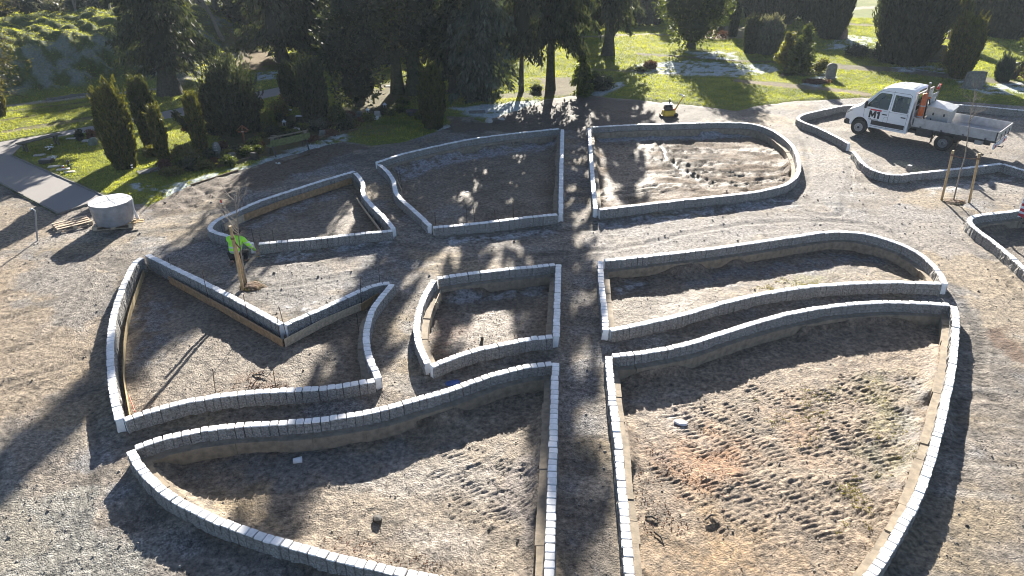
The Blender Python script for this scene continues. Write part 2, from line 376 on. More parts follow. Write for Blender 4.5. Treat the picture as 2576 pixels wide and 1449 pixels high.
# damp and dusty streaks drawn out along the ways the machines went
for ang, sx_, sd, cc_, am in ((R(24), 0, 301, (.10, .088, .075), .75), (R(24), 0, 307, (.27, .235, .19), .6), (R(-10), 1, 311, (.105, .095, .085), .6), (R(-10), 1, 317, (.26, .24, .215), .55)):
    a_ = X * math.cos(ang) + Y * math.sin(ang); b__ = -X * math.sin(ang) + Y * math.cos(ang); st_ = fbm(a_ * .22, b__ * 1.9, sd, 5); wgt = (sstep(-3, -7, X) if False else (1 - sstep(-8, -4, X))) if sx_ == 0 else sstep(-8, -4, X)
    m = sstep(.53, .66, st_) * wgt; C = lerpc(C, m * am, np.array(cc_))
m = sstep(.56, .70, fbm(X * 1.1 + 80, Y * 1.1, 331, 4)); C = lerpc(C, m * .6, (.085, .075, .065))
# measured patches
for pts, c, a, gg in [
        ([(-60, 1060), (120, 1180), (330, 1330), (520, 1449), (700, 1500), (-100, 1520)], (.20, .195, .175), .8, 1.0),
        ([(-80, 620), (290, 680), (265, 850), (240, 950), (60, 1030), (-80, 1060)], (.25, .19, .125), .6, .4),
        ([(80, 640), (300, 690), (330, 760), (180, 830), (60, 720)], (.16, .15, .14), .7, 1.0),
        ([(-50, 1240), (70, 1225), (90, 1330), (60, 1420), (-50, 1430)], (.22, .185, .135), .4, .5),
        ([(2090, 560), (2420, 600), (2560, 720), (2500, 760), (2420, 740), (2250, 600)], (.25, .195, .13), .8, .3),
        ([(2440, 620), (2600, 740), (2600, 900), (2470, 820), (2410, 700)], (.245, .195, .135), .75, .4),
        ([(1480, 560), (2400, 520), (2480, 640), (1900, 600), (1500, 660)], (.20, .185, .175), .7, .9),
        ([(2030, 300), (2120, 370), (2150, 470), (2060, 520), (2030, 420)], (.21, .19, .175), .7, .8),
        ([(1560, 1030), (1500, 1449), (1590, 1449)], (.22, .17, .11), .0, .3),
        ([(1130, 295), (1222, 309), (1375, 254), (1470, 240), (1660, 259), (1770, 272), (1850, 286), (1720, 316), (1500, 320), (1300, 338), (1120, 332)], (.075, .063, .052), .92, .3),  # dark soil, with the tree shade over this strip put into its colour
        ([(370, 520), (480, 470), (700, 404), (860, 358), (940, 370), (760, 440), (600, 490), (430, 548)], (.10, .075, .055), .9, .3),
        ([(2130, 300), (2576, 300), (2576, 400), (2300, 420), (2180, 400)], (.17, .145, .12), .8, .3),
        ([(420, 630), (620, 620), (900, 700), (700, 790), (560, 720)], (.175, .165, .155), .7, .9),
        ([(-60, 480), (140, 545), (60, 640), (-60, 650)], (.22, .175, .12), .7, .3)]:
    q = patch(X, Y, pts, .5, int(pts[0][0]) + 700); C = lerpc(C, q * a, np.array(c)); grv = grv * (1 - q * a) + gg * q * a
q = patch(X, Y, [(2490, 850), (2600, 840), (2600, 930), (2520, 900)], .5, 77); C = lerpc(C, q * .8, (.10, .055, .03))
# frosty streaks left of the walls' own shade
for pts, a in [([(690, 640), (960, 600), (985, 612), (700, 660)], .55), ([(1110, 600), (1400, 580), (1400, 590), (1130, 615)], .55), ([(720, 770), (800, 762), (780, 785), (730, 790)], .5),
               ([(1505, 560), (1990, 500), (2010, 512), (1520, 575)], .5), ([(2330, 470), (2560, 440), (2560, 452), (2340, 492)], .4)]:
    q = patch(X, Y, pts, .18, 81, .2, 2.5) * sstep(.35, .6, n3); C = lerpc(C, q * a, (.45, .47, .5))
Z = (n1 - .5) * .10 + (n2 - .5) * .05 + (n3 - .5) * .035 + (n4 - .5) * .014
q = patch(X, Y, [(1150, 300), (1420, 255), (1680, 290), (1720, 318), (1500, 322), (1120, 330)], .3, 3); Z += q * (n2 - .45) * .12
q = patch(X, Y, [(370, 520), (480, 470), (700, 404), (860, 358), (940, 370), (760, 440), (600, 490), (430, 548)], .3, 5); Z += q * ((fbm(X * 2.5, Y * 2.5, 341, 4) - .4) * .22)
# wheel tracks: pairs of shallow lanes with lug prints, compacted and a little darker
for rl in ([(-120, 960), (60, 905), (200, 850), (300, 700), (420, 600)], [(-150, 800), (40, 760), (180, 690), (340, 590), (460, 540)], [(2576, 1000), (2520, 820), (2420, 660), (2200, 545), (1900, 540), (1500, 600)], [(2060, 520), (2080, 420), (2050, 340), (1950, 285), (1750, 290)], [(30, 1449), (90, 1300), (130, 1150), (150, 1000)], [(2560, 1449), (2540, 1250), (2500, 1050)], [(700, 690), (1000, 640), (1300, 620), (1470, 600)]):
    pl = [(p.x, p.y) for p in catmull(WP(rl), .5)]; ax_ = np.cumsum([0] + [math.dist(pl[i], pl[i + 1]) for i in range(len(pl) - 1)])
    wx = X + (fbm(X * .5, Y * .5, 351, 2) - .5) * .5; wy = Y + (fbm(X * .5, Y * .5, 353, 2) - .5) * .5
    sel = np.where((X > min(p[0] for p in pl) - 2) & (X < max(p[0] for p in pl) + 2) & (Y > min(p[1] for p in pl) - 2) & (Y < max(p[1] for p in pl) + 2))[0]
    d = dline(wx[sel], wy[sel], pl); e = np.exp(-((d - .82) / .13) ** 2) * sstep(.3, .5, fbm(X[sel] * .6, Y[sel] * .6, 357, 3)); lug = np.sin((X[sel] * .7 + Y[sel] * .7) * 42 + d * 20)
    Z[sel] += e * (-.022 + .007 * lug); Z[sel] += .012 * np.exp(-((d - 1.06) / .07) ** 2) + .012 * np.exp(-((d - .58) / .07) ** 2); C[sel] *= (1 - .32 * e)[:, None]; grv[sel] *= 1 - .6 * e
# ruts in the lower left
for off, ph in ((0, 0), (1.9, 1)):
    pl = [(p.x + off * .3, p.y - off) for p in WP([(-100, 905), (60, 880), (170, 850), (260, 800)])]
    d = dline(X, Y, pl); Z -= .02 * np.exp(-(d / .25) ** 2)
wallpts = {}
grp = np.full(len(X), -1)
for bi, (k, b) in enumerate(BEDS.items()):
    poly = [(p.x, p.y) for p in b['poly']]; x0, x1 = min(p[0] for p in poly) - 2, max(p[0] for p in poly) + 2; y0, y1 = min(p[1] for p in poly) - 2, max(p[1] for p in poly) + 2
    s = np.where((X > x0) & (X < x1) & (Y > y0) & (Y < y1))[0]; px, py = X[s], Y[s]
    ins = inpoly(px, py, poly); runs = [[(p.x, p.y) for p in r[::2]] + [(r[-1].x, r[-1].y)] for r in b['w']]
    d = np.min([dline(px, py, r) for r in runs], 0)
    o = ~ins; e = np.exp(-np.clip(d - .09, 0, 9) / .12) * o                       # soil swept against the outside of the walls
    Z[s] += e * (.03 + .05 * (n3[s] - .4)); C[s] = lerpc(C[s], e * .6, (.17, .135, .095)); grv[s] *= 1 - .7 * e
    if b.get('inner', True):
        deep = (-.12 if k in 'AD' else -.21) + (n2[s] - .5) * .10 + (n1[s] - .5) * .06 + (n3[s] - .5) * .05 + (n4[s] - .5) * .02
        deep += (0 if k in 'AD' else .22) * np.exp(-np.clip(d - .30, 0, 9) / .17) * sstep(.42, .58, fbm(px * .6, py * .6, 91 + bi, 2))   # loose soil heaped by the footing
        Z[s] = np.where(ins, deep, Z[s]); grp[s[ins]] = bi
        base = np.array([.155, .125, .096]); cc = base * ((.5 + 1.0 * n2[s]) * (.6 + .8 * n3[s]))[:, None]
        m = sstep(.5, .62, fbm(px * .9, py * .9, 101 + bi, 4)); cc = lerpc(cc, m * .55, (.19, .165, .135))
        h = np.exp(-np.clip(d - .3, 0, 9) / .25); cc = lerpc(cc, h * .55, (.175, .13, .085))
        C[s] = np.where(ins[:, None], cc, C[s]); grv[s] = np.where(ins, .25, grv[s]); rgh[s] = np.where(ins, .62, rgh[s])
# bed particulars ---------------------------------------------------
iH, iC, iG, iF, iE, iB, iD, iA = [list(BEDS).index(k) for k in 'HCGFEBDA']
def inb(i): return grp == i
# tread marks of a wheel loader in H (and a little in G): rows of lugs across diagonal lanes
def tread(sel, ang, lane, pitch, amp, seed, mask):
    ca, sa = math.cos(ang), math.sin(ang); x, y = X[sel], Y[sel]
    wob = (fbm(x * .7, y * .7, seed, 3) - .5) * .9 + (fbm(x * 4, y * 4, seed + 9, 3) - .5) * .22
    a = x * ca + y * sa + wob; c_ = -x * sa + y * ca + wob
    lanei = np.floor(c_ / lane); sg = np.where(lanei % 2 == 0, 1, -1)
    ph = (a + sg * .55 * (c_ / lane - lanei) * lane) / pitch + _hash(lanei, lanei * 0, seed) * 3
    lug = np.abs((ph % 1) - .5) * 2; lug = sstep(.25, .75, lug)
    Z[sel] += amp * (lug - .5) * mask * 2.4 * sstep(.18, .5, fbm(x * 1.7, y * 1.7, seed + 3, 3))
sH = np.where(inb(iH))[0]; mk = patch(X[sH], Y[sH], [(1640, 1010), (2230, 905), (2330, 930), (2230, 1240), (2080, 1420), (1780, 1340), (1650, 1180)], .5, 5)
tread(sH, R(-38), .24, .14, .0095, 7, mk); tread(sH, R(-62), .26, .13, .007, 19, mk * sstep(.45, .6, fbm(X[sH] * .5, Y[sH] * .5, 29, 3)))
C[sH] = lerpc(C[sH], np.full(len(sH), .75), (.24, .18, .125)) * ((.55 + .9 * n3[sH]) * (.65 + .7 * n4[sH]))[:, None]
for pts, c, a in [([(1640, 1080), (1800, 1050), (1880, 1130), (1830, 1210), (1690, 1190)], (.34, .165, .07), .6), ([(1950, 1050), (2060, 1020), (2080, 1100), (1980, 1130)], (.32, .16, .07), .5),
                  ([(1600, 1330), (1780, 1280), (1900, 1340), (2000, 1449), (1620, 1460)], (.30, .19, .085), .6),
                  ([(1590, 1020), (1750, 1000), (1740, 1070), (1640, 1080)], (.40, .36, .33), .6),
                  ([(2180, 950), (2290, 930), (2290, 1050), (2260, 1180), (2190, 1170), (2220, 1060)], (.17, .18, .05), .45),
                  ([(2280, 940), (2350, 930), (2310, 1110), (2260, 1190), (2255, 1100)], (.17, .17, .175), .8),
                  ([(1590, 1090), (1640, 1080), (1700, 1330), (1760, 1449), (1640, 1449)], (.10, .075, .055), .55)]:
    q = patch(X[sH], Y[sH], pts, .55, int(pts[0][0]), 1.1, 1.6) * (.35 + .65 * sstep(.25, .6, fbm(X[sH] * 3, Y[sH] * 3, 131, 3))); C[sH] = lerpc(C[sH], q * a, np.array(c))
sG = np.where(inb(iG))[0]; mk = patch(X[sG], Y[sG], [(1080, 1090), (1330, 1060), (1370, 1180), (1260, 1290), (1150, 1250)], .4, 6)
tread(sG, R(-30), .26, .14, .010, 12, mk)
C[sG] = lerpc(C[sG], np.full(len(sG), .6), (.235, .19, .14)) * ((.55 + .9 * n3[sG]) * (.65 + .7 * n4[sG]))[:, None]
for pts, c, a in [([(470, 1160), (700, 1190), (900, 1190), (1120, 1130), (1150, 1100), (800, 1120), (560, 1140)], (.17, .17, .165), .7), ([(520, 1230), (650, 1215), (640, 1290), (560, 1290)], (.27, .20, .11), .7),
                  ([(900, 1180), (1250, 1110), (1240, 1220), (1000, 1270)], (.32, .29, .26), .5), ([(1010, 1320), (1180, 1300), (1160, 1400), (1050, 1400)], (.30, .27, .24), .5),
                  ([(1280, 1180), (1370, 1100), (1370, 1420), (1290, 1420)], (.19, .165, .155), .7), ([(860, 1330), (1000, 1320), (980, 1400), (880, 1400)], (.11, .08, .06), .7)]:
    q = patch(X[sG], Y[sG], pts, .4, int(pts[0][0]) + 3, .5, 1.6); C[sG] = lerpc(C[sG], q * a, np.array(c))
sC = np.where(inb(iC))[0]; x, y = X[sC], Y[sC]
rut = fbm(x * .8 + 5, y * 2.6, 141, 4); Z[sC] += (rut - .5) * .05 + (np.abs(fbm(x * 1.5, y * 4, 147, 3) - .5) - .1) * .07 + (fbm(x * 3, y * 9, 149, 4) - .5) * .10 + (fbm(x * 8, y * 14, 151, 3) - .5) * .05
C[sC] = lerpc(C[sC], np.full(len(sC), .8), (.150, .112, .080)); rgh[sC] = .74 + .2 * sstep(.35, .6, fbm(x * 1.2, y * 2.4, 157, 3))
for rl in ([(1560, 352), (1700, 372), (1850, 366), (1960, 372)], [(1580, 385), (1720, 402), (1880, 398), (1985, 405)], [(1640, 430), (1760, 420), (1900, 428), (1980, 420)], [(1560, 470), (1700, 455), (1850, 452), (1960, 440)], [(1660, 350), (1690, 400), (1760, 440), (1880, 455)]):
    pl = [(p.x, p.y) for p in WP(rl)]
    for o_ in (-.16, .16):
        d = dline(x + (fbm(x * 1.5, y * 1.5, 161, 3) - .5) * .5, y + o_ + (fbm(x * 1.5, y * 1.5, 163, 3) - .5) * .5, pl); e = np.exp(-(d / .10) ** 2); br_ = .4 + fbm(x * 4, y * 4, 167, 2)
        Z[sC] += (-.055 * e + .035 * np.exp(-((d - .2) / .07) ** 2)) * br_; C[sC] = lerpc(C[sC], e * .7, (.04, .034, .03)); rgh[sC] = rgh[sC] * (1 - e * .35)
q = patch(x, y, [(1600, 352), (1760, 345), (1830, 385), (1760, 425), (1650, 415), (1590, 385)], .5, 19, .6) * sstep(.3, .55, fbm(x * 2, y * 5, 173, 3)); C[sC] = lerpc(C[sC], q * .75, (.045, .036, .03)); Z[sC] += q * (fbm(x * 5, y * 9, 177, 3) - .5) * .14
q = patch(x, y, [(1510, 350), (1640, 345), (1650, 480), (1520, 505)], .4, 9); C[sC] = lerpc(C[sC], q * .4, (.22, .185, .15)); rgh[sC] = rgh[sC] * (1 - q) + .6 * q
q = patch(x, y, [(1500, 332), (1880, 322), (1890, 334), (1510, 348)], .15, 13, .2, 2.5); C[sC] = lerpc(C[sC], q * .5, (.42, .44, .47)); rgh[sC] = np.maximum(rgh[sC], q * .7)
for i, pts, c, a in [(iB, [(1000, 420), (1060, 395), (1230, 368), (1400, 345), (1400, 362), (1200, 385), (1020, 440)], (.30, .31, .34), .7), (iB, [(1060, 520), (1180, 500), (1150, 540), (1080, 545)], (.21, .20, .19), .7),
                     (iF, [(1530, 705), (1640, 690), (1640, 712), (1540, 720)], (.42, .44, .47), .6), (iF, [(1700, 690), (2150, 625), (2230, 640), (2000, 672), (1720, 710)], (.13, .135, .145), .8), (iF, [(1650, 740), (1760, 720), (1740, 790), (1620, 800)], (.36, .32, .28), .55),
                     (iF, [(1780, 715), (2250, 655), (2330, 700), (2100, 708), (1850, 740)], (.22, .175, .11), .6), (iF, [(1990, 690), (2080, 680), (2100, 700), (2000, 706)], (.17, .17, .06), .6),
                     (iE, [(1160, 735), (1380, 712), (1390, 725), (1180, 752)], (.42, .44, .47), .5), (iE, [(1090, 780), (1330, 770), (1320, 840), (1150, 870), (1095, 830)], (.30, .255, .215), .6), (iE, [(1085, 800), (1150, 790), (1140, 890), (1090, 900)], (.17, .085, .05), .5),
                     (iD, [(330, 740), (420, 745), (430, 860), (350, 940), (330, 850)], (.15, .155, .165), .8), (iD, [(420, 870), (860, 850), (880, 950), (500, 960), (350, 1000)], (.235, .20, .16), .6), (iD, [(590, 930), (720, 925), (710, 965), (610, 970)], (.12, .07, .04), .6),
                     (iA, [(600, 560), (720, 512), (860, 470), (870, 480), (720, 535), (640, 575)], (.28, .29, .31), .5), (iA, [(690, 560), (860, 520), (900, 560), (760, 590)], (.19, .17, .15), .5)]:
    s = np.where(inb(i))[0]; q = patch(X[s], Y[s], pts, .3, int(pts[0][0]) + 11, .3, 2) * sstep(.3, .5, n3[s]); C[s] = lerpc(C[s], q * a, np.array(c))
    if c[0] < .16: grv[s] = np.maximum(grv[s], q)
C = np.clip(C, .01, .9)
insite = inpoly(X, Y, SITE); ds = dline(X, Y, SITE, True); Z -= np.where(insite, 0, np.clip(ds, 0, 1) * .15)     # the soil sheet dips under the turf
C4 = np.concatenate([C, np.ones((len(C), 1))], 1)
fg = grp[F]; fmin = fg.min(1); fmax = fg.max(1)
def sub(name, fsel, m):
    f = F[fsel]; u, inv = np.unique(f, return_inverse=True); inv = inv.reshape(f.shape)
    P3 = np.stack([X[u], Y[u], Z[u]], 1)
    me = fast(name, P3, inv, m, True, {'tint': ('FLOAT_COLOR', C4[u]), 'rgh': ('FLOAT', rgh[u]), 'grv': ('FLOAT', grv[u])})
    return tag(mesh_obj(name, me), kind='structure')
sub('gravel_ground', fmax < 0, soil_m)
for i, k in enumerate(BEDS):
    if BEDS[k].get('inner', True) : sub('bed_soil', fmax == i, bed_m)
def site_z(px, py):                      # height of the soil sheet under a point
    j = np.argmin((X - px) ** 2 + (Y - py) ** 2); return float(Z[j])

# lawn, with the left-hand mound
LX, LY, LF = fan(ys(24, 120, .00009), 620, lambda y: .74 * y + 10)
def mound_h(x, y):
    b = WP([(-300, 290), (-100, 272), (60, 260), (240, 238), (345, 222)])
    d = dline(x, y, [(p.x, p.y) for p in b]); side = y > np.interp(x, [p.x for p in b], [p.y for p in b])
    top = 2.9 * sstep(.3, 5.6, d) * side
    fx = 1 - sstep(G(320, 225).x - .5, G(320, 225).x + 5.5, x)
    return top * fx * (1 - .6 * sstep(13, 26, d))
ll1 = fbm(LX * .3, LY * .3, 203, 4); ll2 = fbm(LX * 1.4, LY * 1.4, 207, 4); ll3 = fbm(LX * 4, LY * 4, 211, 3)
LZ0 = mound_h(LX, LY); mo = sstep(.15, .6, LZ0)
ins = inpoly(LX, LY, SITE); dS = dline(LX, LY, SITE, True) * np.where(ins, -1, 1)
LZ = .09 * sstep(-.05, .45, dS) - .05 + (ll1 - .5) * .16 + (ll2 - .5) * .05 + (ll3 - .5) * .03 + LZ0 + mo * ((ll2 - .5) * .9 + (fbm(LX * .8, LY * .8, 216, 3) - .5) * .7)
LC = np.zeros((len(LX), 3)); LC[:] = (.12, .15, .028); LC *= (.7 + .6 * ll2)[:, None]
LC = lerpc(LC, sstep(.5, .7, ll1) * .5, (.18, .185, .04)); LC = lerpc(LC, sstep(.55, .75, ll3) * .4, (.19, .175, .06))
lg = np.zeros(len(LX)); gr = np.ones(len(LX))     # gr: where grass blades grow
def lay(pts, c, a, jit=.25, soft=.3, grass=None, seed=1, nz=None):
    global LC, gr
    s = np.where((LX > -70))[0]; q = patch(LX[s], LY[s], pts, jit, seed + int(abs(pts[0][0])), soft, 1.5)
    if nz is not None: q = q * sstep(nz, nz + .12, ll3[s] * .6 + ll2[s] * .4)
    LC[s] = lerpc(LC[s], q * a, np.array(c))
    if grass is not None: gr[s] = gr[s] * (1 - q) + grass * q
frost = (.55, .60, .64)
earth = (.20, .155, .105); dark = (.075, .055, .04)
def strip(cl, wid): 
    up = [(x, y - wid / 2) for x, y in cl]; return up + [(x, y + wid / 2) for x, y in reversed(cl)]
# bare earth walks between the graves
lay(strip([(1840, 205), (1917, 213), (2084, 227), (2190, 242)], 9), earth, .9, .08, .2, 0)
lay(strip([(2080, 168), (2200, 175), (2330, 186), (2420, 196), (2576, 215)], 13), (.13, .11, .08), .9, .1, .3, 0)
lay(strip([(1600, 138), (1760, 148), (1950, 160)], 5), dark, .9, .08, .2, 0)
lay(strip([(1480, 176), (1600, 183), (1720, 190)], 6), earth, .5, .08, .3, .3)
lay(strip([(1440, 96), (1640, 88), (1700, 92)], 5), earth, .8, .08, .3, 0)
lay(strip([(2120, 62), (2200, 66)], 5), earth, .8, .1, .3, 0); lay(strip([(2090, 28), (2200, 18)], 6), (.3, .27, .23), .9, .1, .3, 0)
lay(strip([(2330, 98), (2450, 104)], 3), earth, .8, .1, .3, 0); lay(strip([(2320, 70), (2460, 90)], 5), (.25, .24, .22), .8, .1, .3, 0)
lay(strip([(0, 285), (120, 268), (240, 256)], 2.5), dark, .8, .03, .1, 0); lay(strip([(0, 308), (95, 293)], 3), dark, .8, .03, .1, 0); lay(strip([(0, 334), (240, 295)], 3), dark, .9, .03, .1, 0); lay(strip([(0, 338), (240, 300)], 5), earth, .6, .05, .2, .3); lay(strip([(150, 280), (240, 264)], 3), dark, .8, .03, .1, 0)
# leaf litter under the trees
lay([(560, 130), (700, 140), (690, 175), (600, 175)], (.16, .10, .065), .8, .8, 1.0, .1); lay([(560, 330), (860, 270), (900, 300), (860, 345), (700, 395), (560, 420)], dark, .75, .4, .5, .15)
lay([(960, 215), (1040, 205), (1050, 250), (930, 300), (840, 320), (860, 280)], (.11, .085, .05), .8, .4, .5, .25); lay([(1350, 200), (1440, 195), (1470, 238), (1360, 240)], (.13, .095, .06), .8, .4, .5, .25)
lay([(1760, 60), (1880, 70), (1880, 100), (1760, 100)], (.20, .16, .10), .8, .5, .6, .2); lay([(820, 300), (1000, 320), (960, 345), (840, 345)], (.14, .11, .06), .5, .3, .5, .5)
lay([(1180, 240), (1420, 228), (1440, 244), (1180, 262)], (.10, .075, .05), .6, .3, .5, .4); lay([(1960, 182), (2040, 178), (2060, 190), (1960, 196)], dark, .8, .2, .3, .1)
# frost in the shade
for pts, nz in [([(1590, 165), (1720, 153), (1950, 166), (1955, 182), (1850, 196), (1680, 190), (1600, 186)], .38), ([(1720, 130), (1850, 135), (1860, 152), (1760, 150)], .42), ([(1130, 275), (1260, 265), (1390, 250), (1300, 278), (1230, 306), (1210, 300), (1180, 290)], .30), ([(1480, 236), (1560, 208), (1570, 216), (1530, 240)], .32),
                ([(2110, 88), (2200, 95), (2200, 125), (2080, 125)], .42), ([(2250, 172), (2370, 168), (2380, 184), (2260, 184)], .42), ([(2420, 225), (2576, 208), (2600, 240), (2480, 240)], .40), ([(2400, 200), (2480, 208), (2480, 218), (2400, 212)], .4), ([(2020, 215), (2080, 180), (2100, 190), (2060, 222)], .32),
                ([(640, 185), (740, 180), (735, 200), (650, 205)], .40), ([(370, 488), (480, 455), (620, 420), (700, 392), (860, 342), (880, 350), (720, 405), (640, 438), (500, 470), (390, 512)], .36), ([(1090, 318), (1150, 316), (1140, 326), (1100, 330)], .30), ([(330, 470), (380, 465), (370, 490), (330, 490)], .5)]:
    lay(pts, frost, .8, .22, .35, .35, 3, nz)
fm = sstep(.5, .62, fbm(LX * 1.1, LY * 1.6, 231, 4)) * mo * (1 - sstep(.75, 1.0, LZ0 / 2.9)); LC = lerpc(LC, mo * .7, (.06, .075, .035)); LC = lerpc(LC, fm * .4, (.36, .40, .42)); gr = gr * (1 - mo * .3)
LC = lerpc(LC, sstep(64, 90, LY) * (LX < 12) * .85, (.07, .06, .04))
# the asphalt way is a sheet of its own in a shallow tray
ASPH = [(-160, 378), (0, 359), (110, 341), (255, 314), (480, 268), (700, 221), (760, 208), (775, 216), (720, 237), (480, 290), (255, 329), (110, 352), (60, 363), (29, 394), (205, 471), (268, 498), (148, 541), (5, 465), (-160, 385)]
aw = [(p.x, p.y) for p in WP(ASPH)]
ia = inpoly(LX, LY, aw); da = dline(LX, LY, aw, True); LZ = np.where(ia, np.minimum(LZ, -.06), LZ * sstep(0, .8, da) + .05 * (1 - sstep(0, .8, da))); gr[ia | (da < .12)] = 0
lay(strip([(-60, 277), (0, 270), (120, 256), (240, 243), (380, 228), (500, 214)], 6), (.30, .27, .23), .9, .05, .15, 0)
keep = (dS[LF].min(1) > -.12)
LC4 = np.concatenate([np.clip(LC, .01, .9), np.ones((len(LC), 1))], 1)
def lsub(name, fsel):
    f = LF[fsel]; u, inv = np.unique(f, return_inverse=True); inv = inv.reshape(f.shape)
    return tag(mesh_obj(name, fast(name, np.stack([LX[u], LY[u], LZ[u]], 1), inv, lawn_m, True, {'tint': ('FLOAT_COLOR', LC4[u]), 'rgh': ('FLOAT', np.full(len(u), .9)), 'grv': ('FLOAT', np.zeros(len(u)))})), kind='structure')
fm_ = (LZ0[LF].max(1) > .05)
lsub('lawn', keep & ~fm_); lsub('grassy_mound', keep & fm_)
def lawn_z(px, py): return float(LZ[np.argmin((LX - px) ** 2 + (LY - py) ** 2)])
bm_ = fast('ground', [(-900, -300, -.55), (900, -300, -.55), (900, 1500, -.55), (-900, 1500, -.55)], [(0, 1, 2, 3)], mat('far_turf', (.09, .10, .04), .95, noise=(.2, .3)))
tag(mesh_obj('ground', bm_), kind='structure')
# ------------------------------------------------------------------ asphalt way and its edging stones
bmp = bmesh.new(); vs = [bmp.verts.new((p.x, p.y, .035)) for p in WP(ASPH)]; fc = bmp.faces.new(vs); bmesh.ops.triangulate(bmp, faces=[fc])
me = bpy.data.meshes.new('asphalt_path'); bmp.to_mesh(me); bmp.free(); me.materials.append(asphalt_m)
for p in me.polygons:
    if p.normal.z < 0: p.flip()
tag(mesh_obj('asphalt_path', me), kind='structure')
kerb_m = mat('kerb_concrete', (.17, .16, .14), .9, noise=(20, .3), bump=(40, .4, .01), var=.1)
kroot = tag(link(bpy.data.objects.new('kerb', None)), kind='structure'); kroot.location = (0, 0, 0)
kb = MB().box((0, 0, -.03), (.985, .07, .22), bev=.01).mesh('kerb_stone', kerb_m)
for a, b in (((29, 394), (268, 498)), ((-150, 388), (5, 465)), ((5, 465), (148, 541)), ((148, 541), (262, 503))):
    p, q = G(*a), G(*b); n = max(1, round((q - p).length)); d = (q - p) / n
    for i in range(n):
        o = mesh_obj('kerb_stone', kb, kroot); c = p + d * (i + .5); o.location = (c.x, c.y, .0 + .008 * math.sin(i * 2.3)); o.rotation_euler = (0, 0, math.atan2(d.y, d.x)); o.scale = (d.length, 1, 1)

# ------------------------------------------------------------------ granite walls, stone by stone
rng = random.Random(5)
def stone_mesh(i, endf=False):
    r = random.Random(100 + i); hx, hy = .0862, WT / 2
    def ring(z, jy, jx, ins):
        o = []
        for sx, sy, cx, cy in ((1, -1, .012, 0), (1, -1, 0, .012), (1, 1, 0, .012), (1, 1, .012, 0), (-1, 1, .012, 0), (-1, 1, 0, .012), (-1, -1, 0, .012), (-1, -1, .012, 0)):
            o.append((sx * (hx - cx * r.uniform(.4, 1.6) - ins + r.uniform(-jx, jx)), sy * (hy - cy * r.uniform(.3, 1.8) - ins + r.uniform(-jy, jy * 1.3)), z + (r.uniform(-.02, .02) if jy > .01 and z < WH - .04 else 0)))
        return o
    V = ring(-.32, .01, 0, 0) + ring(.10, .016, .002, -.002) + ring(.25, .016, .002, 0) + ring(WH - .020, .006, .002, .002) + [(p_[0] * .935, p_[1], p_[2]) for p_ in ring(WH, .003, .002, .008)]
    F = [(a * 8 + k, a * 8 + (k + 1) % 8, a * 8 + 8 + (k + 1) % 8, a * 8 + 8 + k) for a in range(4) for k in range(8)] + [tuple(range(32, 40))]
    mi = [(0 if endf and k in (1, 5) else 1) for a in range(3) for k in range(8)] + [0] * 8 + [0]
    me = bpy.data.meshes.new('stone'); me.from_pydata(V, [], F); me.materials.append(granite_top); me.materials.append(granite_rough)
    me.polygons.foreach_set('material_index', mi); me.update(); return me
STONES = [stone_mesh(i) for i in range(14)]; ENDS = [stone_mesh(i, True) for i in range(4)]
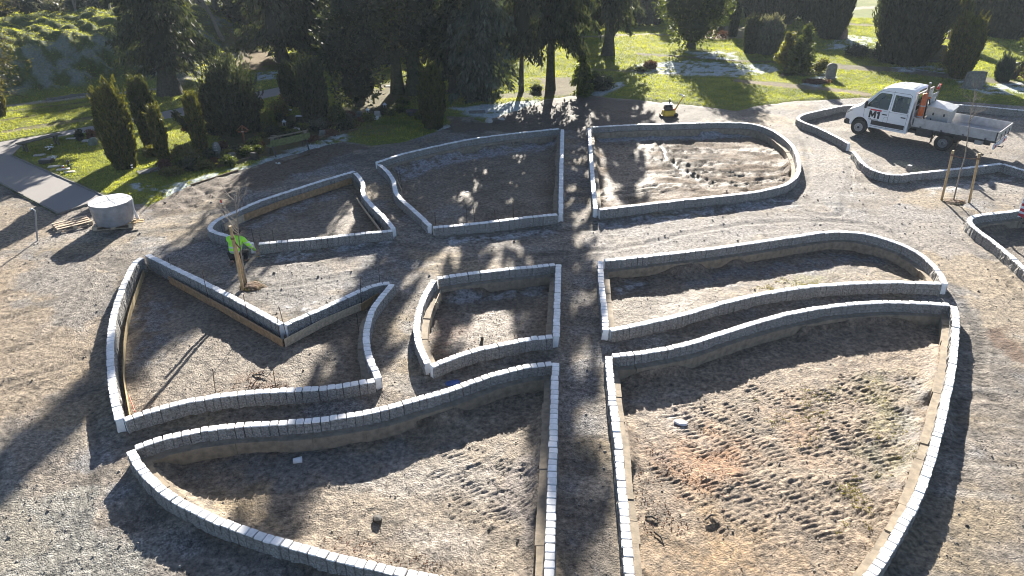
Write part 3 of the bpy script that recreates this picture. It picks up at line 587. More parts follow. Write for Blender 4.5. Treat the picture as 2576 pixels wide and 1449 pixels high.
for k, b in BEDS.items():
    cen = sum(b['poly'], Vector((0, 0))) / len(b['poly'])
    root = thing('planting_bed_wall', (cen.x, cen.y, 0), b['label'], 'bed wall', 'granite-edged planting beds'); b['root'] = root
    for r in b['w']:
        for i in range(len(r) - 1):
            p, q = r[i], r[i + 1]; d = q - p; m_ = (p + q) / 2 - cen
            o = mesh_obj('stone', rng.choice(ENDS if i in (0, len(r) - 2) else STONES), root)
            o.location = (m_.x + rng.gauss(0, .0025), m_.y + rng.gauss(0, .0025), rng.gauss(0, .004)); o.rotation_euler = (rng.gauss(0, .008), rng.gauss(0, .008), math.atan2(d.y, d.x) + (math.pi if rng.random() < .5 else 0) + rng.gauss(0, .01))
            o.scale = (d.length / PITCH * rng.uniform(.985, 1.0), rng.uniform(.97, 1.03), 1)
    for r in b['w']:                     # mortar in the joints, set back from every face
        mb = MB(); V = []
        for j, p in enumerate(r):
            t = (r[min(j + 1, len(r) - 1)] - r[max(j - 1, 0)]).normalized(); nn = Vector((-t.y, t.x)) * .052; p2 = p - cen + (t * (.04 if j == 0 else -.04 if j == len(r) - 1 else 0))
            V += [(p2.x - nn.x, p2.y - nn.y, -.3), (p2.x - nn.x, p2.y - nn.y, WH - .028), (p2.x + nn.x, p2.y + nn.y, WH - .028), (p2.x + nn.x, p2.y + nn.y, -.3)]
        e0 = (len(r) - 1) * 4; mb.add(V, [(j * 4 + e, j * 4 + e + 1, j * 4 + 5 + e, j * 4 + 4 + e) for j in range(len(r) - 1) for e in range(3)] + [(0, 3, 2, 1), (e0, e0 + 1, e0 + 2, e0 + 3)]).build('joint_mortar', mortar, root)
    if not b.get('inner', True): continue
    # concrete footing along the inside, cast in short lengths
    sg = 1 if b['ccw'] else -1
    for ri, r in enumerate(b['w']):
        if (k, ri) in (('A', 0), ('A', 2), ('D', 3), ('D', 4), ('D', 0)): continue        # boards stand here, nothing cast yet
        i = 0
        while i < len(r) - 1:
            n = rng.randint(3, 6); seg = r[i:i + n + 1]
            if len(seg) < 2: break
            wd = .17 + rng.uniform(-.025, .03); zt = .075 + rng.uniform(-.02, .015); mb = MB(); V = []
            for j, p in enumerate(seg):
                t = (seg[min(j + 1, len(seg) - 1)] - seg[max(j - 1, 0)]).normalized(); nn = Vector((-t.y, t.x)) * sg
                a = p + nn * (WT / 2 - .03) - cen; c = p + nn * (WT / 2 + wd) - cen
                V += [(a.x, a.y, -.35), (a.x, a.y, zt + .012), (c.x, c.y, zt), (c.x, c.y, -.35)]
            Fq = []
            for j in range(len(seg) - 1):
                for e in range(3): Fq.append((j * 4 + e, j * 4 + e + 1, j * 4 + 5 + e, j * 4 + 4 + e))
            e0 = (len(seg) - 1) * 4; Fq += [(0, 3, 2, 1), (e0, e0 + 1, e0 + 2, e0 + 3)]
            mb.add(V, Fq); mb.build('concrete_footing', concrete, root); i += n
# ------------------------------------------------------------------ vegetation
bark = mat('bark_dark', (.065, .056, .047), .95, noise=(9, .45), bump=(14, 1.0, .05))
bark_grey = mat('bark_grey', (.23, .20, .165), .9, noise=(12, .35), bump=(20, .6, .02))
ivy_bark = mat('bark_ivied', (.045, .05, .028), .9, noise=(7, .5), bump=(10, 1.0, .08))
lf_yew = leaf_mat('foliage_yew', (.012, .020, .010), (.10, .11, .035), .32)
lf_yew2 = leaf_mat('foliage_yew_gold', (.014, .022, .010), (.17, .165, .04), .35)
lf_spruce = leaf_mat('foliage_spruce', (.018, .030, .024), (.12, .15, .125), .3)
lf_dark = leaf_mat('foliage_dark', (.012, .018, .013), (.075, .09, .06), .32)
lf_green = leaf_mat('foliage_green', (.02, .032, .010), (.13, .16, .045), .35)
lf_gold = leaf_mat('foliage_golden', (.05, .055, .015), (.20, .19, .05), .35)
lf_grey = leaf_mat('foliage_grey', (.05, .055, .045), (.22, .22, .19), .3)
lf_brown = leaf_mat('foliage_heather', (.045, .018, .02), (.16, .075, .06), .25)
lf_box = leaf_mat('foliage_box', (.05, .05, .015), (.17, .155, .06), .3)
lf_grass = leaf_mat('grass_blades', (.10, .13, .03), (.37, .39, .095), .52)
lf_frost = leaf_mat('frosted_blades', (.30, .36, .36), (.62, .68, .70), .25)

class Fol:
    """collects leaves (small rhombic faces) and solid cores, all quads"""
    def __init__(s, seed): s.r = np.random.default_rng(seed); s.V = []; s.F = []; s.v = []; s.n = 0
    def leaves(s, c, d, ln, wd, v):
        n = len(c)
        if n == 0: return
        d = d / (np.linalg.norm(d, axis=1, keepdims=True) + 1e-9); w_ = np.cross(d, s.r.normal(size=(n, 3))); w_ /= (np.linalg.norm(w_, axis=1, keepdims=True) + 1e-9)
        ln = np.asarray(ln).reshape(-1, 1); wd = np.asarray(wd).reshape(-1, 1)
        P = np.stack([c - d * ln * .5, c + w_ * wd * .5 - d * ln * .1, c + d * ln * .5, c - w_ * wd * .5 - d * ln * .1], 1).reshape(-1, 3)
        s.V.append(P); s.F.append(np.arange(n * 4).reshape(-1, 4) + s.n); s.n += n * 4; s.v.append(np.repeat(v, 4))
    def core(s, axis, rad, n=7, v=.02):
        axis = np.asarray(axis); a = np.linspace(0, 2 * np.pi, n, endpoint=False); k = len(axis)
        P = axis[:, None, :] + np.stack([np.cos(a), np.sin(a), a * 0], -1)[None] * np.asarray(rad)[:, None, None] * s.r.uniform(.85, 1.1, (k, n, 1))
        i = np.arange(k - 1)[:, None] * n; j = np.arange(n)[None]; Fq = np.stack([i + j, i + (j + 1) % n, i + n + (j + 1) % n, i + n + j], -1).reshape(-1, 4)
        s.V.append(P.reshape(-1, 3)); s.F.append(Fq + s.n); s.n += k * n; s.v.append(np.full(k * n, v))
    def mesh(s, name, m):
        return fast(name, np.concatenate(s.V), np.concatenate(s.F), m, False, {'v': ('FLOAT', np.concatenate(s.v))})

def yew_crown(seed, h, rad, k=9, dens=1.0, lf=.22, m=lf_yew, base=.5, spread=1.0, tip=.3, top=.12, sh=1.0):
    F_ = Fol(seed); r = F_.r
    for i in range(k):
        a = 2.4 * i + r.uniform(-.3, .3); q = rad * .70 * math.sqrt((i + .3) / k); hk = h * (1 - top * (q / rad) ** 1.6) * r.uniform(.84, 1.0); rk = rad * (.62 if k < 5 else .40) * r.uniform(.85, 1.15)
        ox, oy = q * math.cos(a) * spread, q * math.sin(a) * spread
        def ax(t): b = base + (1 - base) * np.clip(t * 1.9, 0, 1) ** .8; return np.stack([ox * b, oy * b, t * hk], -1)
        def pr(t): return rk * (.45 + .55 * np.sin(np.pi * np.clip(t * .6 + .18, 0, 1))) * np.where(t > .74, np.clip(1 - (t - .74) / .29, .1, 1) ** .7, 1)
        tt = np.linspace(0.0, .97, 9); F_.core(ax(tt), pr(tt) * .74)
        n = int(dens * 6.5 * hk * rk * 6.3 / (lf * lf * .30)); t = r.uniform(0, 1.0, n); ph = r.uniform(0, 6.283, n)
        lump = 1 + .16 * np.sin(ph * 3 + t * 17 + i) + .1 * np.sin(ph * 7 - t * 31)
        rr = pr(t) * r.uniform(.72, 1.06, n) * lump; o = np.stack([np.cos(ph), np.sin(ph), ph * 0], -1); c = ax(t) + o * rr[:, None]
        d = o * .45 + np.array([0, 0, 1.0]) + r.normal(size=(n, 3)) * .33
        F_.leaves(c, d, lf * r.uniform(.6, 1.5, n), lf * .33 * r.uniform(.7, 1.3, n), np.clip(r.beta(1.6, 3.2, n) + tip * (t > .8) * r.uniform(0, 1, n), 0, 1))
        for j in range(int(7 + 5 * hk)):      # shoots standing away from the mass
            t0 = r.uniform(.25, 1.0) ** .7; a = r.uniform(0, 6.283); o1 = np.array([math.cos(a), math.sin(a), 0]); p0 = ax(np.array([t0]))[0] + o1 * pr(np.array([t0]))[0] * .8; L = r.uniform(.25, .6) * (1.25 if t0 > .85 else .8) * (.5 + .35 * rad) * sh
            n = int(26 * (.2 / lf) ** 1.2); s_ = r.uniform(0, 1, n); dd = np.array([0, 0, 1.0]) + o1 * r.uniform(.15, .6); c = p0 + dd * (s_ * L)[:, None] + r.normal(size=(n, 3)) * (.045 * (1.1 - s_))[:, None]
            F_.leaves(c, dd + r.normal(size=(n, 3)) * .35, lf * r.uniform(.6, 1.2, n), lf * .3 * r.uniform(.7, 1.2, n), np.clip(r.beta(2, 2.4, n) + .3 * s_, 0, 1))
    return F_.mesh('crown', m)
def spruce_crown(seed, h, rad, z0=.4, dens=1.0, lf=.34, m=lf_spruce, droop=.35, pw=.8, hang=.8, zfine=6.0, wh=.42, lean=0.0):
    F_ = Fol(seed); r = F_.r; z = z0
    while z < h - .3:
        t = (z - z0) / (h - z0); fine = z < zfine; Lm = rad * max(.08, (1 - t) ** pw) * (1 if t > .06 else .8)
        nb = r.integers(6, 9) if fine else 6
        for j in range(nb):
            a = r.uniform(0, 6.283); L = Lm * r.uniform(.65, 1.12); dr = droop * r.uniform(.6, 1.4)
            ls = lf if fine else lf * 1.9; n = int(dens * L * (30 if fine else 17) * (.34 / lf)); s_ = r.uniform(.08, 1, n) ** .75
            o = np.array([math.cos(a), math.sin(a), 0]); sd = np.array([-o[1], o[0], 0]); lat = r.normal(size=n) * .20 * L * (1.1 - s_ * .8)
            c = np.array([0, 0, z]) + o * (s_ * L)[:, None] + sd * lat[:, None]; c[:, 0] += lean * max(0, z - 4) / (h - 4); c[:, 2] += -dr * L * s_ ** 2 + r.normal(size=n) * .10 - np.abs(lat) * .3 + .12 * L * s_
            d = o * .55 + sd * (np.sign(lat) * .35)[:, None] + np.array([0, 0, -hang]) + r.normal(size=(n, 3)) * .35
            F_.leaves(c, d, ls * r.uniform(.6, 1.4, n), ls * .36 * r.uniform(.7, 1.3, n), np.clip(r.beta(1.6, 2.8, n) + .25 * (s_ > .85), 0, 1))
        z += wh * r.uniform(.8, 1.2) * (1 if fine else 1.7)
    tt = np.linspace(0, 1, 8); zc = z0 + .2 + tt * (h - z0 - .8); F_.core(np.stack([lean * np.clip(zc - 4, 0, 99) / (h - 4), tt * 0, zc], -1), rad * .30 * (1 - tt) ** pw + .04, 8)
    return F_.mesh('crown', m)
def lobed_crown(seed, blobs, dens=1.0, lf=.2, m=lf_green, core=.7, up=.2, asp=.5):
    """blobs: (x, y, z, rx, ry, rz) lumps, each covered with leaves; dark solid inside"""
    F_ = Fol(seed); r = F_.r
    for (x, y, z, rx, ry, rz) in blobs:
        if core > 0:
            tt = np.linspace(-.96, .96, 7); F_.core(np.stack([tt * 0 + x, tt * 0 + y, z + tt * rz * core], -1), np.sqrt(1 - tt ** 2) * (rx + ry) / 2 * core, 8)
        n = int(dens * 4 * (rx * ry + rx * rz + ry * rz) * 1.4 / (lf * lf * asp)); u = r.normal(size=(n, 3)); u /= np.linalg.norm(u, axis=1, keepdims=True)
        bump = 1 + .2 * np.sin(u[:, 0] * 7 + x * 3) * np.sin(u[:, 1] * 6 + y * 5 + u[:, 2] * 7)
        q = u * np.array([rx, ry, rz]) * (r.uniform(.68, 1.08, n) * bump)[:, None]; c = q + np.array([x, y, z]); ok = c[:, 2] > .02; c = c[ok]; u = u[ok]; n = len(c)
        d = u + np.array([0, 0, up]) + r.normal(size=(n, 3)) * .6
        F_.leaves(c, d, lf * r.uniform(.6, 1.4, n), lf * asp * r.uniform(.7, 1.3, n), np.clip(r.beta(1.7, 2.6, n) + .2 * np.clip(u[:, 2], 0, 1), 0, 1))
    return F_.mesh('crown', m)
def trunk(parent, h, r0, r1, m=bark, flare=1.6, lean=(0, 0), name='trunk', n=10, seed=0, limbs=0, lz=(1.5, 4), ll=1.6):
    q = random.Random(seed); mb = MB(); pts = []; rr = []
    for i in range(9):
        t = i / 8; pts.append((lean[0] * t + q.uniform(-.03, .03) * h * .12, lean[1] * t + q.uniform(-.03, .03) * h * .12, -.15 + t * (h + .15))); rr.append((r0 + (r1 - r0) * t) * (flare if i == 0 else 1 + (flare - 1) * .25 if i == 1 else 1))
    mb.tube(pts, rr, n)
    for i in range(limbs):
        z = q.uniform(*lz); a = q.uniform(0, 6.28); L = ll * q.uniform(.6, 1.2); d = Vector((math.cos(a), math.sin(a), 0)); b = Vector((lean[0] * z / h, lean[1] * z / h, z))
        mb.tube([b, b + d * L * .5 + Vector((0, 0, .12 * L)), b + d * L + Vector((0, 0, -.05 * L))], [r0 * .28, r0 * .18, .02], 6)
    return mb.build(name, m, parent)
def bare_branches(seed, h, r0, spread=.5, depth=5, m=bark_grey, up=.5, first=.3, name='branches', kids=(3, 4)):
    q = random.Random(seed); mb = MB()
    def grow(p, d, L, r, lv):
        n = 3; pts = [p]; 
        for i in range(n):
            d = (d + Vector((q.gauss(0, .14), q.gauss(0, .14), q.gauss(0, .1) + .04 * up))).normalized(); pts.append(pts[-1] + d * L / n)
        mb.tube(pts, [r * (1 - .45 * i / n) for i in range(n + 1)], 6 if lv < 2 else 4 if lv < 3 else 3, cap=False)
        if lv >= depth: return
        for k in range(q.randint(*kids)):
            t = q.uniform(.35, 1.0); j = min(n - 1, int(t * n)); b = pts[j].lerp(pts[j + 1], t * n - j) if j < n else pts[-1]
            a = Vector((q.gauss(0, 1), q.gauss(0, 1), q.gauss(0, .5))); nd = (d * (1 - spread) + a.normalized() * spread + Vector((0, 0, up * .25))).normalized()
            grow(b, nd, L * q.uniform(.55, .8), r * .52, lv + 1)
    grow(Vector((0, 0, -.1)), Vector((0, 0, 1)), h * first, r0, 0)
    return mb.mesh(name, m)
def plant(name, dx, dy, label, cat, crown_me, group=None, tr=None, rz=0, Y=None):
    g = G(dx, dy); z = lawn_z(g.x, g.y) if not inpoly(np.array([g.x]), np.array([g.y]), SITE)[0] else 0.0
    root = thing(name, (g.x, g.y, z - .02), label, cat, group, rz)
    if crown_me is not None: mesh_obj('crown', crown_me, root)
    if tr: trunk(root, **tr)
    return root

GY = 'columnar yews in the churchyard'
plant('columnar_yew', 318, 425, 'fat columnar yew with a split top on the sunny left lawn', 'yew', yew_crown(1, HT(318, 425, 210), .68, 13, lf=.20, dens=.75, m=lf_yew2), GY, dict(h=1.2, r0=.14, r1=.1))
plant('columnar_yew', 384, 372, 'dark columnar yew behind the fat split-topped yew', 'yew', yew_crown(2, HT(384, 372, 182), .5, 10, lf=.2), GY, dict(h=1.2, r0=.12, r1=.1))
plant('columnar_yew', 416, 416, 'slim columnar yew between the left lawn and the grave border', 'yew', yew_crown(3, HT(416, 416, 270), .34, 7, lf=.18, m=lf_yew2), GY, dict(h=1, r0=.1, r1=.08))
plant('columnar_yew', 512, 396, 'columnar yew with one dark branch sticking out to the left', 'yew', yew_crown(4, HT(512, 396, 234), .42, 8, lf=.18, m=lf_yew2), GY, dict(h=1, r0=.1, r1=.08))
plant('spreading_yew', 590, 335, 'broad dark yew with many upright frosted tips among the graves', 'yew', yew_crown(5, HT(590, 335, 165), 1.4, 24, lf=.22, dens=.5, m=lf_dark, base=.35, top=.40, sh=1.7), None, dict(h=1.4, r0=.2, r1=.15))
plant('columnar_yew', 795, 312, 'tall dark columnar yew behind the garden bench', 'yew', yew_crown(6, HT(795, 312, 155), .8, 16, lf=.22, dens=.6, m=lf_dark, sh=1.3), GY, dict(h=1, r0=.1, r1=.08))
plant('columnar_yew', 752, 268, 'ragged dark yew at the asphalt way beyond the graves', 'yew', yew_crown(61, HT(752, 268, 165), .75, 6, lf=.26, m=lf_dark, spread=1.4), GY, dict(h=1, r0=.1, r1=.08))
plant('columnar_yew', 1090, 322, 'lone columnar yew standing on the lawn point beside the site', 'yew', yew_crown(7, HT(1090, 322, 168), .66, 13, lf=.2, m=lf_yew), GY, dict(h=1, r0=.12, r1=.1))
plant('columnar_yew', 1885, 137, 'slim near-black yew in front of a fluffy one, centre right', 'yew', yew_crown(8, HT(1885, 137, 45), .62, 7, lf=.26, m=lf_dark), GY, dict(h=1, r0=.12, r1=.1))
plant('columnar_yew', 1925, 137, 'bushy grey-tipped yew beside the slim black one', 'yew', yew_crown(9, HT(1925, 137, 33), 1.15, 12, lf=.28, m=lf_grey, top=.3), GY, dict(h=1, r0=.12, r1=.1))
plant('columnar_yew', 1843, 94, 'narrow dark yew further back between two lawns', 'yew', yew_crown(10, 4.2, .55, 5, lf=.3, m=lf_dark), GY, dict(h=1, r0=.12, r1=.1))
plant('large_yew', 2088, 98, 'big dark yew narrowing to its foot beside a reddish boulder', 'yew', yew_crown(11, 6.2, 1.5, 11, lf=.36, dens=.7, m=lf_dark, base=.25), GY, dict(h=1, r0=.2, r1=.15))
plant('large_yew', 2052, 78, 'big dark yew half hidden behind the one by the boulder', 'yew', yew_crown(12, 6.0, 1.5, 10, lf=.38, dens=.7, m=lf_dark, base=.25), GY, dict(h=1, r0=.2, r1=.15))
plant('large_yew', 2272, 160, 'enormous wide dark yew behind the truck, its foot narrow', 'yew', yew_crown(13, 7.2, 2.35, 20, lf=.36, dens=.5, m=lf_dark, base=.45), GY, dict(h=1, r0=.3, r1=.2))
plant('columnar_yew', 2412, 196, 'sunlit flame-shaped yew behind the truck bed', 'yew', yew_crown(14, HT(2412, 196, 28), .98, 10, lf=.22, dens=.8, m=lf_yew2, base=.4), GY, dict(h=1, r0=.15, r1=.1))
plant('columnar_yew', 2402, 120, 'thin pointed yew behind the flame-shaped one', 'yew', yew_crown(15, 4.6, .6, 4, lf=.28, m=lf_yew2), GY, dict(h=1, r0=.12, r1=.1))
plant('large_yew', 2520, 92, 'dark yew mass at the upper right corner', 'yew', yew_crown(16, 6.5, 2.6, 16, lf=.40, dens=.55, m=lf_dark, base=.7), GY, dict(h=1, r0=.2, r1=.15))
plant('topiary_yew', 852, 318, 'small clipped barrel-shaped yew in the grave border', 'yew', lobed_crown(17, [(0, 0, .52, .42, .42, .52), (0, 0, .8, .38, .38, .38)], lf=.1, m=lf_green, core=.86))

# big trees
GT = 'tall trees around the graves'
plant('giant_conifer', 430, 238, 'giant conifer with flared trunk beyond the left lawn', 'tree', spruce_crown(21, 13.5, 2.9, 1.5, 1.15, .34, lf_dark, .25, .45), GT, dict(h=11, r0=.45, r1=.1, flare=1.9, seed=3, limbs=8, lz=(1.5, 5), ll=1.8))
plant('dark_cedar', 712, 156, 'broad near-black tree beyond the left graves', 'tree', spruce_crown(22, 7.6, 3.6, 1.1, 1.15, .40, lf_dark, .2, .5), GT, dict(h=6.5, r0=.4, r1=.1, seed=4))
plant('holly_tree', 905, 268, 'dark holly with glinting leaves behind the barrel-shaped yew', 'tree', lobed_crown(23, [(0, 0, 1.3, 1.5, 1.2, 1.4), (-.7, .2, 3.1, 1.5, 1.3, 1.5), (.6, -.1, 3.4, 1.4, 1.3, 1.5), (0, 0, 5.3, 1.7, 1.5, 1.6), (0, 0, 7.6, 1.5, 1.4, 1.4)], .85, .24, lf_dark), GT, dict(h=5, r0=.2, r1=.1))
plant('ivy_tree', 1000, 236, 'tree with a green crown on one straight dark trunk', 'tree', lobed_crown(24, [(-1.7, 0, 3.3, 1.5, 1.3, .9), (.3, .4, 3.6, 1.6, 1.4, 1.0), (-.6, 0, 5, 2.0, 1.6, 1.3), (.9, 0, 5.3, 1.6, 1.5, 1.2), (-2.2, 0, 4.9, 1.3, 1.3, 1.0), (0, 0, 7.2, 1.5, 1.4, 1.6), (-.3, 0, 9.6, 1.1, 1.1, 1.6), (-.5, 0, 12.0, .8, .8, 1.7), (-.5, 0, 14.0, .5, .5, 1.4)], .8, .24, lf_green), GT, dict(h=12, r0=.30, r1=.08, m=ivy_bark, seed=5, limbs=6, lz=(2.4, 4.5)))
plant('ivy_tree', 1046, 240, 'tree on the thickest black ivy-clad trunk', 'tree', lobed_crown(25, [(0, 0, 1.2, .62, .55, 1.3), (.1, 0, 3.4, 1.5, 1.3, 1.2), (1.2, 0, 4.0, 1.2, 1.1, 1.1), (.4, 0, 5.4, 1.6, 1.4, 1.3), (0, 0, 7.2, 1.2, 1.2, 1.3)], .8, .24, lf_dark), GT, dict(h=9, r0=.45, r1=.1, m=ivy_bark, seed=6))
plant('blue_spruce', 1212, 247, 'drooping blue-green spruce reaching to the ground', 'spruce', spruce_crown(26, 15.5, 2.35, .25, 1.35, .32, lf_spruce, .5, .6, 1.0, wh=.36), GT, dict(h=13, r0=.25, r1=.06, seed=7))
plant('tall_spruce', 1140, 236, 'shadowy spruce left of the drooping blue-green one', 'spruce', spruce_crown(27, 9.2, 1.9, 1.0, 1.1, .34, lf_dark, .4, .6, .9), GT, dict(h=8, r0=.2, r1=.06, seed=8))
plant('tall_spruce', 1385, 227, 'tall tree with thick ivy-covered trunk at the site edge', 'tree', spruce_crown(28, 14.8, 2.9, 3.0, 1.2, .34, lf_dark, .55, .55, 1.1, lean=1.8), GT, dict(h=10, r0=.27, r1=.1, m=ivy_bark, seed=9, flare=1.3))
plant('tall_spruce', 1311, 232, 'tree with a slim brown trunk left of the ivy-covered one', 'tree', spruce_crown(29, 11.5, 1.7, 2.5, 1.0, .34, lf_dark, .5, .5, 1.0), GT, dict(h=8, r0=.15, r1=.06, seed=10, flare=1.2))
plant('tall_spruce', 1529, 139, 'tree with a bare straight trunk on the sunlit lawn', 'tree', spruce_crown(30, 12, 2.6, 2.5, 1.05, .42, lf_dark, .5, .5, 1.0), GT, dict(h=10, r0=.36, r1=.1, seed=11, flare=1.7))
plant('small_fir', 1463, 238, 'small dense fir at the foot of the ivy-covered trunk', 'fir', spruce_crown(31, HT(1463, 238, 108), .95, .1, 1.3, .24, lf_green, .25, .7, .5, wh=.28), None, dict(h=2, r0=.06, r1=.03))
plant('rhododendron', 1505, 228, 'rounded evergreen shrub right of the small fir', 'shrub', lobed_crown(32, [(0, 0, .45, .75, .6, .55), (.4, 0, .4, .55, .5, .42), (-.4, .2, .6, .5, .5, .5)], 1, .15, lf_dark))
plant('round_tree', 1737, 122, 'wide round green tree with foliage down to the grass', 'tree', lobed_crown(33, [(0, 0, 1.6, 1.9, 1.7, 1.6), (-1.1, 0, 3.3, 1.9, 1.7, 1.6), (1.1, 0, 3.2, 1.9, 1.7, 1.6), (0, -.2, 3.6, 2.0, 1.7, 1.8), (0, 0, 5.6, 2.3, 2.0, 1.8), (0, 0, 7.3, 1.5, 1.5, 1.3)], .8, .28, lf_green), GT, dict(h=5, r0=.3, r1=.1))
plant('golden_cypress', 1975, 180, 'yellow-green feathery cypress, left of its darker twin', 'cypress', spruce_crown(34, HT(1975, 180, 72), .95, .5, 1.5, .22, lf_gold, .0, .6, -.4, wh=.22), None, dict(h=1.4, r0=.12, r1=.05))
plant('golden_cypress', 2012, 188, 'dense bushy cypress with one tall thin leader', 'cypress', spruce_crown(35, HT(2012, 188, 52), 1.2, .08, 1.5, .22, lf_green, .05, .8, -.2, wh=.2), None, dict(h=1.8, r0=.12, r1=.04))
plant('low_shrub', 2058, 184, 'low pale-topped shrub between the cypress and the rounded headstone', 'shrub', lobed_crown(36, [(0, 0, .4, .55, .5, .45), (.3, .1, .6, .4, .4, .35)], 1, .13, lf_gold))
plant('low_shrub', 2150, 142, 'dark mounded shrub left of the enormous yew', 'shrub', lobed_crown(37, [(0, 0, .45, .8, .6, .5), (.5, 0, .4, .6, .5, .4)], 1, .16, lf_dark))
plant('low_shrub', 2205, 150, 'light-tipped shrub at the foot of the enormous yew', 'shrub', lobed_crown(38, [(0, 0, .45, .65, .5, .5)], 1, .15, lf_grey))
plant('low_shrub', 2385, 176, 'brown-green shrub at the foot of the flame-shaped yew', 'shrub', lobed_crown(39, [(0, 0, .7, .75, .7, .8), (.3, -.1, 1.1, .5, .5, .6)], 1, .16, lf_box))
plant('low_shrub', 2322, 148, 'tangled shrub beside the twin-shouldered black headstone', 'shrub', lobed_crown(40, [(1.2, 0, .3, .5, .5, .35)], 1, .16, lf_brown))
plant('pine_tree', 2545, 200, 'open-branched pine leaning in from the right edge', 'pine', lobed_crown(41, [(.9, 0, .6, .7, .6, .4), (.2, 0, 1.0, .8, .7, .35), (1.0, 0, 1.6, .8, .7, .4), (.5, 0, 2.3, .7, .6, .4), (1.3, 0, 2.9, .8, .7, .4), (.8, .2, 3.6, .8, .7, .45), (1.6, 0, 4.2, 1.1, .8, .5), (2.6, 0, 2.0, 1.0, .8, .6), (2.4, 0, 3.4, 1.1, .8, .6)], .55, .22, lf_green, .35), None, dict(h=5, r0=.14, r1=.05, lean=(1.6, 0), seed=12, limbs=8, lz=(.8, 4.2), ll=1.0))
plant('dwarf_conifer', 2520, 205, 'small blue-green cone conifer under the leaning pine', 'conifer', yew_crown(42, 1.6, .5, 4, lf=.15, m=lf_spruce))
plant('low_shrub', 2600, 200, 'twiggy brown shrub at the right edge behind the truck', 'shrub', lobed_crown(43, [(-.5, 0, .5, .8, .6, .5)], .8, .16, lf_brown, .4))
plant('clipped_hedge', 1606, 66, 'dark clipped hedge across the lawn beyond the straight trunk', 'hedge', lobed_crown(44, [(-1.6 + .8 * i, 0, .75, .7, .6, .8) for i in range(5)], 1, .24, lf_dark, .85))
plant('low_shrub', 1795, 98, 'loose brown shrub around the dark arched headstone', 'shrub', lobed_crown(45, [(-.4, 0, .35, .7, .5, .4), (.7, 0, .3, .5, .5, .35)], .8, .18, lf_brown, .4))

# bare and thin trees at the left
def bare(name, dx, dy, label, seed, h, r0, spread, up, Yz=None, lean=None, depth=5, m=bark_grey, kids=(3, 4), first=.3):
    g = G(dx, dy); root = thing(name, (g.x, g.y, lawn_z(g.x, g.y)), label, 'tree', 'leafless trees at the left'); mesh_obj('branches', bare_branches(seed, h, r0, spread, depth, m, up, first, kids=kids), root)
    if lean: root.rotation_euler = lean
    return root
bare('bare_tree', 300, 125, 'leafless many-stemmed tree on top of the grassy mound', 51, 7, .14, .55, .9)
bare('bare_tree', 215, 120, 'thin leafless tree at the left end of the mound', 52, 6, .10, .6, .6)
bare('bare_tree', 570, 150, 'pale leafless tree right of the giant conifer', 53, 8, .16, .5, .8)
bare('bare_tree', 650, 120, 'leafless tree beside the near-black broad tree', 54, 8, .15, .55, .6)
plant('evergreen_bush', 200, 112, 'sun-flecked pale green bush crowning the mound', 'bush', lobed_crown(55, [(-1.5, 0, .8, 1.3, 1, .9), (.4, .3, 1.1, 1.5, 1.1, 1.1), (2.2, 0, .8, 1.2, 1, .8)], .7, .26, lf_grey, .6))
plant('evergreen_bush', 70, 110, 'hazy dark bush at the upper left corner', 'bush', lobed_crown(56, [(-2, 0, 1.2, 2, 1.5, 1.4), (1, .5, 1.3, 1.8, 1.5, 1.5)], .7, .32, lf_dark, .7))
# overhanging branches from a tree just outside the left edge
g = GV(-60, 330, 34.0); root = thing('cedar_tree', (g.x, g.y, 0.0), 'cedar with bare drooping brown branches at the left edge', 'tree'); trunk(root, 9, .38, .1, bark, seed=15)
mb = MB(); q = random.Random(8); F_ = Fol(88)
for i in range(34):
    z = q.uniform(2.0, 6.5); a = q.uniform(-.9, .9); L = q.uniform(1.6, 3.3); d = Vector((math.cos(a), math.sin(a), 0)); p0 = Vector((0, 0, z)); pts = [p0 + d * L * t + Vector((0, 0, .5 * t - .9 * t * t)) for t in (0, .3, .6, .85, 1)]
    mb.tube(pts, [.05, .04, .028, .016, .006], 5, cap=False)
    for k in range(14):
        t = q.uniform(.3, 1); b = p0 + d * L * t + Vector((0, 0, .5 * t - .9 * t * t)); e = Vector((q.gauss(0, .5), q.gauss(0, .5), q.gauss(-.15, .2))); mb.tube([b, b + e * .5, b + e * .9 + Vector((0, 0, -.1))], [.012, .009, .004], 3, cap=False)
        n = 7; c = np.array(b + e * .6) + F_.r.normal(size=(n, 3)) * .16; F_.leaves(c, F_.r.normal(size=(n, 3)) + np.array([0, 0, -.4]), np.full(n, .14), np.full(n, .05), F_.r.beta(2, 2, n))
mb.build('branches', bark, root); mesh_obj('crown', F_.mesh('crown', lf_box), root)
plant('thuja_bush', -8, 298, 'ragged brown-green bush cut by the left edge', 'bush', yew_crown(57, 4.2, .7, 5, lf=.26, m=lf_box))

